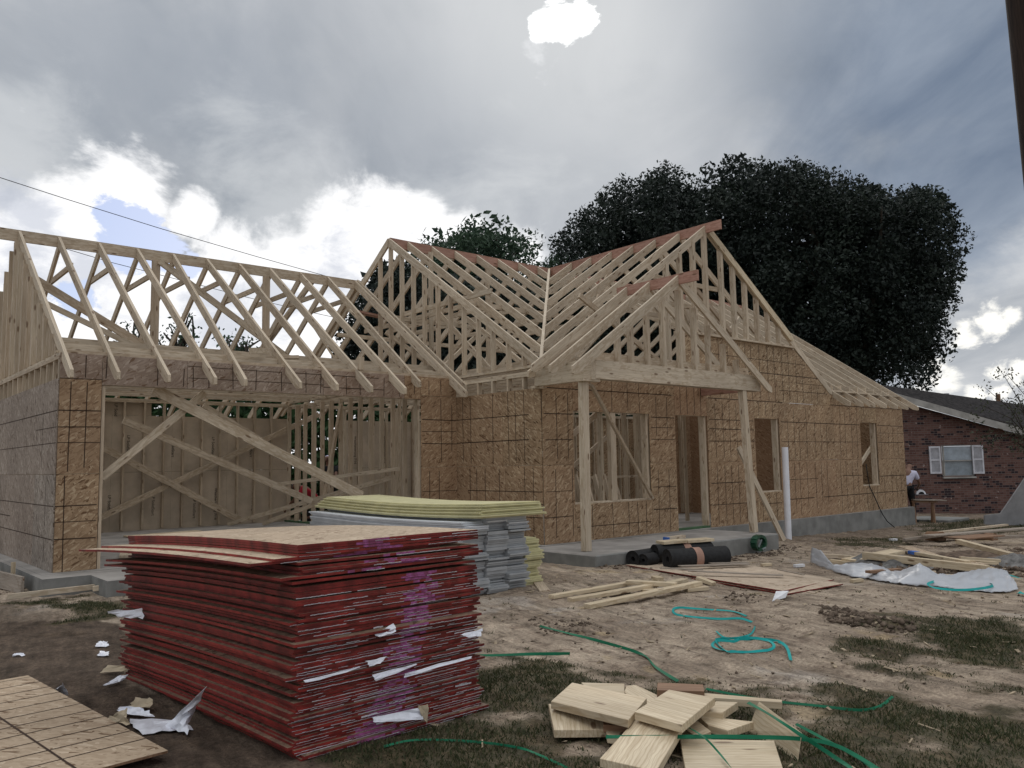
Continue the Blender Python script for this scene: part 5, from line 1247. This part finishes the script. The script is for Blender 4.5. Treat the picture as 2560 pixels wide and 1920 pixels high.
def saw():
    c = Vector(PD(2302, 1236, 21.6)); T = thing('circular_saw', c, 'circular saw with white blade guard resting on the cutting plank', 'saw')
    r = Vector(_rt); u = Vector((0, 0, 1)); f = r.cross(u)
    b = MB(); n = 14
    for rad, th, m0, nm, mt in ((.125, .05, 0, 'blade_guard', WHITE), (.07, .12, 0, 'motor', DARKC)):
        b = MB(); vs = []
        for s_ in (-1, 1):
            for j in range(n+1):
                a = math.pi*j/n; vs.append(c+f*s_*th/2+r*math.cos(a)*rad+u*(math.sin(a)*rad))
        k_ = n+1; b.add(vs, [tuple(range(k_)), tuple(range(2*k_-1, k_-1, -1))]+[(j, j+k_, (j+1) % k_+k_, (j+1) % k_) for j in range(k_)])
        b.build(nm, mt, T)
    b = MB(); b.bar(c-r*.16, c+r*.16, .14, .012); b.build('base_shoe', STEEL, T)
    b = MB(); b.tube([c-r*.06+u*.10, c-r*.12+u*.15, c-r*.19+u*.10, c-r*.17+u*.03], .016, 8); b.build('handle', DARKC, T)
saw()
c = Vector(PD(2302, 1246, 21.6)); r3 = Vector(_rt)
q = MB(); q.bar(c-r3*.25+Vector((0, 0, -.03)), c+r3*.62+Vector((0, 0, -.05)), .25, .03, t=.1); q.build('cutting_plank', LUMG, label='plank being sawn beside the brick house', cat='plank')
T = thing('sawhorse', c-Vector((0, 0, .7)), 'rough sawhorse holding the plank being sawn', 'sawhorse')
for a, d in ((-.2, -.1), (-.2, .3), (.3, -.1), (.3, .2)):
    q = MB(); q.bar(c+r3*a+Vector((0, 0, -.06)), Vector((c.x, c.y, zg(c.x, c.y, False)))+r3*(a+d*.6)+Vector((0, d*.8, 0)), .05, .05, (1, 0, 0), 0, .6); q.build('leg', LUMD, T)
q = MB(); q.bar(c-r3*.25+Vector((0, 0, -.08)), c+r3*.4+Vector((0, 0, -.09)), .09, .05, t=.5); q.build('beam', LUMD, T)
# two workers behind the garage studs
b3 = Vector((1.55, 9.75, -.28))
J3 = dict(pel=(0, 0, 1.05), chest=(0, .05, 1.42), neck=(0, .06, 1.62), head=(0, .09, 1.72), shl=(-.20, .03, 1.5), shr=(.20, .03, 1.5), ell=(-.30, .22, 1.3), elr=(.30, .16, 1.30), wrl=(-.22, .44, 1.38), wrr=(.26, .38, 1.2),
          hipl=(-.1, 0, .98), hipr=(.1, 0, .98), knl=(-.12, .05, .52), knr=(.12, .0, .52), anl=(-.13, -.02, .09), anr=(.13, -.04, .09))
person(b3, 2.2, J3, 'person in a white cap and dark clothes standing behind the garage studs', DARKC, DARKC, cap=TEE)
b2 = Vector(PZ(778, 1290, 0.0)); b2 = Vector((.30, 8.35, .0)); b2 = Vector(PY(776, 1225, 8.6)); b2.z = 0.
J2 = dict(pel=(0, -.15, .45), chest=(0, .12, .72), neck=(0, .26, .80), head=(0, .35, .80), shl=(-.19, .14, .74), shr=(.19, .14, .74), ell=(-.22, .34, .52), elr=(.22, .36, .5), wrl=(-.12, .50, .34), wrr=(.10, .52, .32),
          hipl=(-.12, -.12, .42), hipr=(.12, -.12, .42), knl=(-.20, .24, .46), knr=(.20, .26, .46), anl=(-.18, .0, .08), anr=(.18, .02, .08))
person(b2, 1.0, J2, 'person in red shirt and grey cap crouching low behind the garage braces', REDC, DARKC, cap=GREYC)

# ------------------------------------------------------------------ neighbouring brick house
def brick_house():
    B0, B1 = Vector(PD(2120, 1284, 26.5)), Vector(PD(2760, 1286, 26.5)); B0.z = B1.z = -.66
    T = thing('brick_house', (B0+B1)/2, 'neighbouring red brick house with dark shingle roof and a shuttered window', 'house')
    e = (B1-B0); e.z = 0; L = e.length; e.normalize(); n = e.cross(Vector((0, 0, 1))).normalized()      # n points to the camera side
    if n.dot(Vector(CAM)-B0) < 0: n = -n
    def at(x, y, d=0.):      # pixel on the wall plane moved towards the camera by d
        r = Vector(ray(x, y)); c = Vector(CAM); o = B0+n*d; t = (o-c).dot(n)/r.dot(n); return c+r*t
    def uv(p): return ((p-B0).dot(e), p.z, 0)
    b = MB(); win = [at(2352, 1114), at(2431, 1114), at(2431, 1189), at(2352, 1189)]
    us = [(p-B0).dot(e) for p in win]; u0, u1 = us[0], us[1]; z1, z0 = win[0].z, win[2].z
    Pl = at(2120, 963); Pr = at(2760, 1140)
    def q(u, z, d=0.): return B0+e*u+Vector((0, 0, z-B0.z))-n*d
    def roofz(u): t = u/L; return Pl.z*(1-t)+Pr.z*t
    for pl in ([(0, B0.z-.3), (u0, B0.z-.3), (u0, roofz(u0)), (0, roofz(0))], [(u1, B0.z-.3), (L, B0.z-.3), (L, roofz(L)), (u1, roofz(u1))], [(u0, B0.z-.3), (u1, B0.z-.3), (u1, z0), (u0, z0)], [(u0, z1), (u1, z1), (u1, roofz(u1)), (u0, roofz(u0))]):
        vs = [q(*p) for p in pl]+[q(*p, .11) for p in pl]
        b.add(vs, [(0, 1, 2, 3), (7, 6, 5, 4), (0, 4, 5, 1), (1, 5, 6, 2), (2, 6, 7, 3), (3, 7, 4, 0)], 0, [(p[0], p[1], 0) for p in pl]*2)
    b.build('brick_wall', BRICK, T)
    w = MB()
    for a, c_ in (((u0, z0), (u1, z0)), ((u0, z1), (u1, z1)), ((u0, (z0+z1)/2), (u1, (z0+z1)/2)), ((u0, z0), (u0, z1)), ((u1, z0), (u1, z1)), ((u0+.07, z0), (u0+.07, z1))): w.bar(q(*a, .03), q(*c_, .03), .04, .045, up=tuple(n))
    wo = w.build('window', TRIM, T)
    g = MB(); zz = z0+.03
    while zz < z1-.03: g.bar(q(u0+.08, zz, .07), q(u1-.02, zz, .07), .012, .032, up=tuple(Vector((0, 0, 1))*.8+n*.6)); zz += .036
    g.build('blind', BLIND, wo)
    s = MB(); s.bar(q(u0-.02, z0-.05, -.02), q(u1+.02, z0-.05, -.02), .12, .05, up=(0, 0, 1)); s.build('sill', TRIM, wo)
    for x0, x1, y0, y1 in ((2322, 2354, 1116, 1184), (2429, 2461, 1113, 1184)):
        A, C_ = at(x0, y0, .03), at(x1, y1, .03); a0, a1 = (A-B0).dot(e), (C_-B0).dot(e); zt, zb = A.z, C_.z; s = MB()
        for uu in (a0+.02, a1-.02): s.bar(q(uu, zb, -.03), q(uu, zt, -.03), .05, .035, up=tuple(n))
        for z_2 in (zb+.03, (zb+zt)/2, zt-.03): s.bar(q(a0, z_2, -.03), q(a1, z_2, -.03), .03, .06, up=(0, 0, 1))
        z_2 = zb+.07
        while z_2 < zt-.06: s.bar(q(a0+.03, z_2, -.02), q(a1-.03, z_2, -.02), .010, .026, up=tuple(Vector((0, 0, 1))*.7+n*.7)); z_2 += .03
        s.bar(q((a0+a1)/2, zb, .0), q((a0+a1)/2, zt, .0), a1-a0-.04, .006, up=tuple(n)); s.build('shutter', SHUT, T)
    F0, F1 = at(2120, 958, .35), at(2760, 1136, .35); f = MB(); f.bar(F0, F1, .04, .20, up=(0, 0, 1), t=0.); f.build('fascia', TRIM, T)
    R0, R1 = PD(2120, 962, 31), PD(2760, 1040, 31); r = MB()
    R0, R1 = Vector(R0), Vector(R1); up = Vector((0, 0, .1))
    r.add([F0+up, F1+up, R1, R0, F0+up-Vector((0, 0, .1)), F1+up-Vector((0, 0, .1)), R1-Vector((0, 0, .1)), R0-Vector((0, 0, .1))], [(0, 1, 2, 3), (7, 6, 5, 4), (0, 4, 5, 1), (1, 5, 6, 2), (2, 6, 7, 3), (3, 7, 4, 0)])
    rf = r.build('roof', SHING, T)
    v = MB(); p = PD(2365, 992, 30); v.tube([p, Vector(p)+Vector((0, 0, .12))], .12, 8); v.build('vent', STEEL, rf)
brick_house()
def grey_panel():
    q = [Vector(PD(2462, 1311, 20)), Vector(PD(2620, 1316, 20)), Vector(PD(2620, 1112, 20)), Vector(PD(2502, 1284, 20)), Vector(PD(2462, 1288, 20))]
    b = MB(); d = Vector((_fw[0], _fw[1], 0)).normalized(); b.prism(q, .05, down=d)
    b.build('grey_panel', plain('grey_boarding', (.30, .30, .31), .7, .3, .12, 4.), label='grey boarded panel with a slanting top at the right edge before the brick house', cat='panel')
grey_panel()
q = MB(); q.box((14.0, -.35, zbase(14, 0)-.1), (15.4, .9, zbase(14, 0)+.06)); q.build('concrete_step', CONC, bevel=.01, label='low pale concrete pad between the new house and the brick house', cat='concrete pad')

# ------------------------------------------------------------------ trees
def leaves(blobs, size, per, rs, flat=.0):
    V = []; n = 0; C = []; tn = []
    for (c, r) in blobs:
        k = max(6, int(per*(r**2))); d = rs.normal(size=(k, 3)); d /= np.linalg.norm(d, axis=1)[:, None]
        rad = r*(.25+.75*rs.rand(k, 1)**.45); C.append(np.array(c)+d*rad*np.array([1, 1, .8])); tn.append(np.clip(rs.rand(k)*.45+.55*rs.rand()**1.5, 0, 1))
    C = np.concatenate(C); tn = np.concatenate(tn); N = len(C)
    a = rs.normal(size=(N, 3)); a /= np.linalg.norm(a, axis=1)[:, None]; b_ = rs.normal(size=(N, 3)); b_ -= (a*b_).sum(1)[:, None]*a; b_ /= np.linalg.norm(b_, axis=1)[:, None]
    s = size*(.6+.8*rs.rand(N, 1)); w = s*.5
    V = np.stack([C-a*s*.5, C+b_*w*.5, C+a*s*.5, C-b_*w*.5], 1).reshape(-1, 3)
    return V, np.arange(N*4).reshape(-1, 4), np.repeat(tn, 4)
def crown_blobs(poly, depth, dspread, n, r, rs, edge=True):
    P = poly; xs_ = [p[0] for p in P]; ys_ = [p[1] for p in P]; out = []
    mx_, my_ = sum(xs_)/len(xs_), sum(ys_)/len(ys_); q_ = .91 if edge else 1.
    while len(out) < n:
        x, y = rs.uniform(min(xs_), max(xs_)), rs.uniform(min(ys_), max(ys_))
        if inpoly(x, y, P): x, y = mx_+(x-mx_)*q_, my_+(y-my_)*q_; out.append((PD(x, y, depth+rs.uniform(-1, 1)*dspread), r*rs.uniform(.6, 1.25)))
    if edge:
        for i in range(len(P)):
            a, b_ = P[i], P[(i+1) % len(P)]; L = math.hypot(a[0]-b_[0], a[1]-b_[1]); k = int(L/28)
            cx, cy = sum(xs_)/len(xs_), sum(ys_)/len(ys_)
            for j in range(k):
                t = (j+rs.rand())/max(1, k); x, y = a[0]+(b_[0]-a[0])*t, a[1]+(b_[1]-a[1])*t; q = rs.uniform(.0, .07)
                out.append((PD(x+(cx-x)*q, y+(cy-y)*q, depth+rs.uniform(-1, 1)*dspread*.6), r*rs.uniform(.25, .55)))
    return out
def tree(name, poly, depth, ds, n, r, leaf, per, size, m, foot, label, seed, trunk_r=.35, group='trees behind the new house', limbs=9):
    rs = np.random.RandomState(seed); bl = crown_blobs(poly, depth, ds, n, r, rs)
    f = Vector(PD(foot[0], foot[1], depth)); f.z = -.4; T = thing(name, f, label, 'tree', group)
    V, Fc, tn = leaves(bl, size, per, rs)
    if n > 80:
        mx, my = sum(p[0] for p in poly)/len(poly), sum(p[1] for p in poly)/len(poly)
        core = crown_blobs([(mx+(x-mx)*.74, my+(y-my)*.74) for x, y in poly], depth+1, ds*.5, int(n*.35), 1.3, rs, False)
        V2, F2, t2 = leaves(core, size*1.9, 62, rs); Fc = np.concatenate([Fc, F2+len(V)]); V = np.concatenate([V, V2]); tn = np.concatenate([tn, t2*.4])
    fastmesh('crown', V, Fc, m, tn, T)
    b = MB(); cz = np.mean([q[0] for q in bl], 0); mid = Vector((f.x, f.y, f.z+(cz[2]-f.z)*.45))
    b.tube([f, f.lerp(mid, .5)+Vector((.1, 0, 0)), mid], trunk_r, 10, rs=[trunk_r*1.2, trunk_r*.95, trunk_r*.8])
    for i in range(limbs):
        q = Vector(bl[rs.randint(0, n)][0]); k1 = mid.lerp(q, .35)+Vector((rs.normal()*.3, rs.normal()*.3, .3)); k2 = mid.lerp(q, .7)+Vector((rs.normal()*.3, rs.normal()*.3, .4))
        b.tube([mid-Vector((0, 0, .2)), k1, k2, q], trunk_r*.4, 6, rs=[trunk_r*.5, trunk_r*.33, trunk_r*.2, .03])
        for j in range(3):
            q2 = Vector(bl[rs.randint(0, len(bl))][0])
            if (q2-k2).length < 4: b.tube([k2, k2.lerp(q2, .5)+Vector((0, 0, .15)), q2], .05, 5, rs=[trunk_r*.2, .05, .02])
    b.build('trunk', BARK, T, smooth=True)
    return T
oakL = [(1376, 618), (1403, 582), (1463, 532), (1512, 484), (1566, 436), (1610, 488), (1658, 405), (1712, 480), (1772, 414), (1814, 474), (1850, 403), (1900, 405), (1960, 440), (1960, 700), (1900, 960), (1500, 960), (1480, 760), (1440, 690), (1392, 655)]
oakR = [(1880, 420), (1951, 388), (2000, 408), (2032, 468), (2081, 422), (2118, 455), (2160, 440), (2200, 468), (2232, 512), (2287, 466), (2350, 494), (2382, 536), (2388, 600), (2394, 675), (2378, 745), (2340, 800), (2386, 832), (2370, 884), (2318, 925), (2312, 985), (2100, 1000), (1850, 980), (1840, 650)]
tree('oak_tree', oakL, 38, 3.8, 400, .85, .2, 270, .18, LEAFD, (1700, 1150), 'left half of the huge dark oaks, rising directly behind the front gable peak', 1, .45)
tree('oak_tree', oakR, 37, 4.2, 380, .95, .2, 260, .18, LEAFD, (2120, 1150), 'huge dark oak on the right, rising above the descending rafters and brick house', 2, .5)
mid = [(1040, 612), (1085, 592), (1130, 600), (1165, 572), (1212, 570), (1262, 592), (1290, 605), (1335, 596), (1340, 618), (1322, 650), (1300, 670), (1340, 700), (1300, 900), (1040, 900), (1010, 640)]
tree('broadleaf_tree', mid, 36, 3, 120, .8, .2, 210, .18, LEAFM, (1180, 1150), 'green tree between the two ridges, its crown above the red brown ridge board', 3, .25)
tree('broadleaf_tree', [(872, 905), (905, 760), (945, 700), (990, 660), (1050, 640), (1060, 960), (870, 960)], 33, 2.5, 90, .8, .2, 240, .18, LEAFD, (960, 1150), 'dark tree seen through the left gable studs', 4, .2)
tree('broadleaf_tree', [(1345, 682), (1365, 660), (1395, 645), (1425, 655), (1440, 700), (1500, 960), (1300, 960), (1340, 720)], 40, 2, 90, .85, .2, 210, .18, LEAFM, (1400, 1150), 'tree low in the notch where the two red brown ridges meet', 5, .2)
tree('broadleaf_tree', [(1060, 700), (1340, 720), (1345, 960), (1060, 960)], 31, 2.5, 110, .8, .2, 250, .18, LEAFD, (1200, 1150), 'dark tree behind the left slope of the main roof frame', 9, .2)
for i, (poly, lab, n_) in enumerate((([(292, 820), (310, 810), (340, 805), (372, 820), (380, 900), (290, 900)], 'small sparse tree, leftmost seen through the garage rafters', 12), ([(395, 830), (430, 815), (450, 790), (480, 785), (500, 850), (490, 900), (390, 900)], 'sparse tree with bare twigs seen through the garage rafters', 14),
                                     ([(560, 845), (572, 826), (582, 850), (600, 862), (640, 832), (665, 850), (670, 910), (565, 910)], 'small sparse tree seen right of the tall garage post', 14))):
    T = tree('young_tree', poly, 30, 1, n_, .5, .2, 95, .15, LEAFM, (sum(p[0] for p in poly)/len(poly), 1150), lab, 20+i, .07, limbs=12)
# hedge and shrubs behind the garage
ORD = 'leftmost second third fourth fifth sixth seventh eighth ninth tenth eleventh twelfth thirteenth fourteenth rightmost'.split()
for i in range(15):
    rs = np.random.RandomState(60+i); x = -6+i*2.5; y = 15+rs.uniform(-.5, 1)
    T = thing('shrub', (x, y, -.3), ORD[i]+' shrub of the green row behind the rear wall, counted from the left', 'shrub', 'green shrubs behind the rear wall')
    bl = [((x+rs.uniform(-1.5, 1.5), y+rs.normal()*.5, rs.uniform(-.2, 4.0)), rs.uniform(.5, .9)) for _ in range(110)]
    V, Fc, tn = leaves(bl, .27, 90, rs); fastmesh('foliage', V, Fc, LEAFH, tn, T)
    b = MB(); b.tube([(x, y, -.3), (x+.1, y, 1.0), (x, y+.1, 2.4)], .06, 7, rs=[.08, .06, .02]); b.build('stem', BARK, T)
def bush():
    rs = np.random.RandomState(5); f = Vector(PD(2610, 1280, 19)); T = thing('bush', (f.x, f.y, -.6), 'thin leafy tree branches reaching in from the right edge before the brick house', 'tree')
    b = MB(); bl = []; root = Vector((f.x, f.y, -.6)); top = Vector(PD(2600, 1100, 19)); b.tube([root, root.lerp(top, .5), top], .06, 7, rs=[.08, .06, .04])
    for i in range(26):
        e = Vector(PD(rs.uniform(2440, 2640), rs.uniform(915, 1130), 19+rs.uniform(-1, 1))); m_ = top.lerp(e, .5)+Vector((rs.normal()*.15, rs.normal()*.15, .1)); b.tube([top.lerp(root, rs.rand()*.4), m_, e], .01, 5, rs=[.02, .010, .005]); bl.append((tuple(e), .26)); bl.append((tuple(m_), .2))
    b.build('branches', BARK, T); V, Fc, tn = leaves(bl, .07, 420, rs); fastmesh('foliage', V, Fc, LEAFB, tn, T)
bush()
q = MB(); p = Vector(PD(2497, 1050, 34)); q.tube([(p.x, p.y, -.5), PD(2495, 985, 34)], .11, 8, rs=[.12, .09]); q.build('distant_post', LUMD, label='short dark post top showing above the brick house roof', cat='post')

# ------------------------------------------------------------------ utility pole and overhead wires
pt = Vector(PD(2562, -20, 6.2)); pm = Vector(PD(2608, 420, 6.2)); dr = (pm-pt).normalized(); L = (pt.z+.25)/-dr.z
q = MB(); q.tube([pt-dr*3.0, pt, pt.lerp(pt+dr*L, .5), pt+dr*L], .135, 24, rs=[.12, .13, .14, .155]); q.build('utility_pole', POLEM, smooth=True, label='dark wooden utility pole at the upper right edge, close to the camera', cat='pole')
def wire(pts, lab, r=.011):
    q = MB(); q.tube(pts, r, 5); q.build('overhead_wire', WIRE, label=lab, cat='wire', group='overhead wires')
wire([PD(-300, 340, 20), PD(0, 444, 22), PD(173, 500, 23.5), PD(400, 571, 25), PD(640, 641, 27), PD(818, 691, 29), PD(1000, 738, 31), PD(1700, 900, 40)], 'upper overhead wire crossing the sky above the garage ridge')
wire([PD(-300, 470, 24), PD(0, 574, 26), PD(171, 624, 27), PD(278, 656, 28), PD(629, 746, 31), PD(783, 782, 33), PD(885, 804, 34), PD(1700, 960, 45)], 'lower overhead wire seen through the garage rafters')
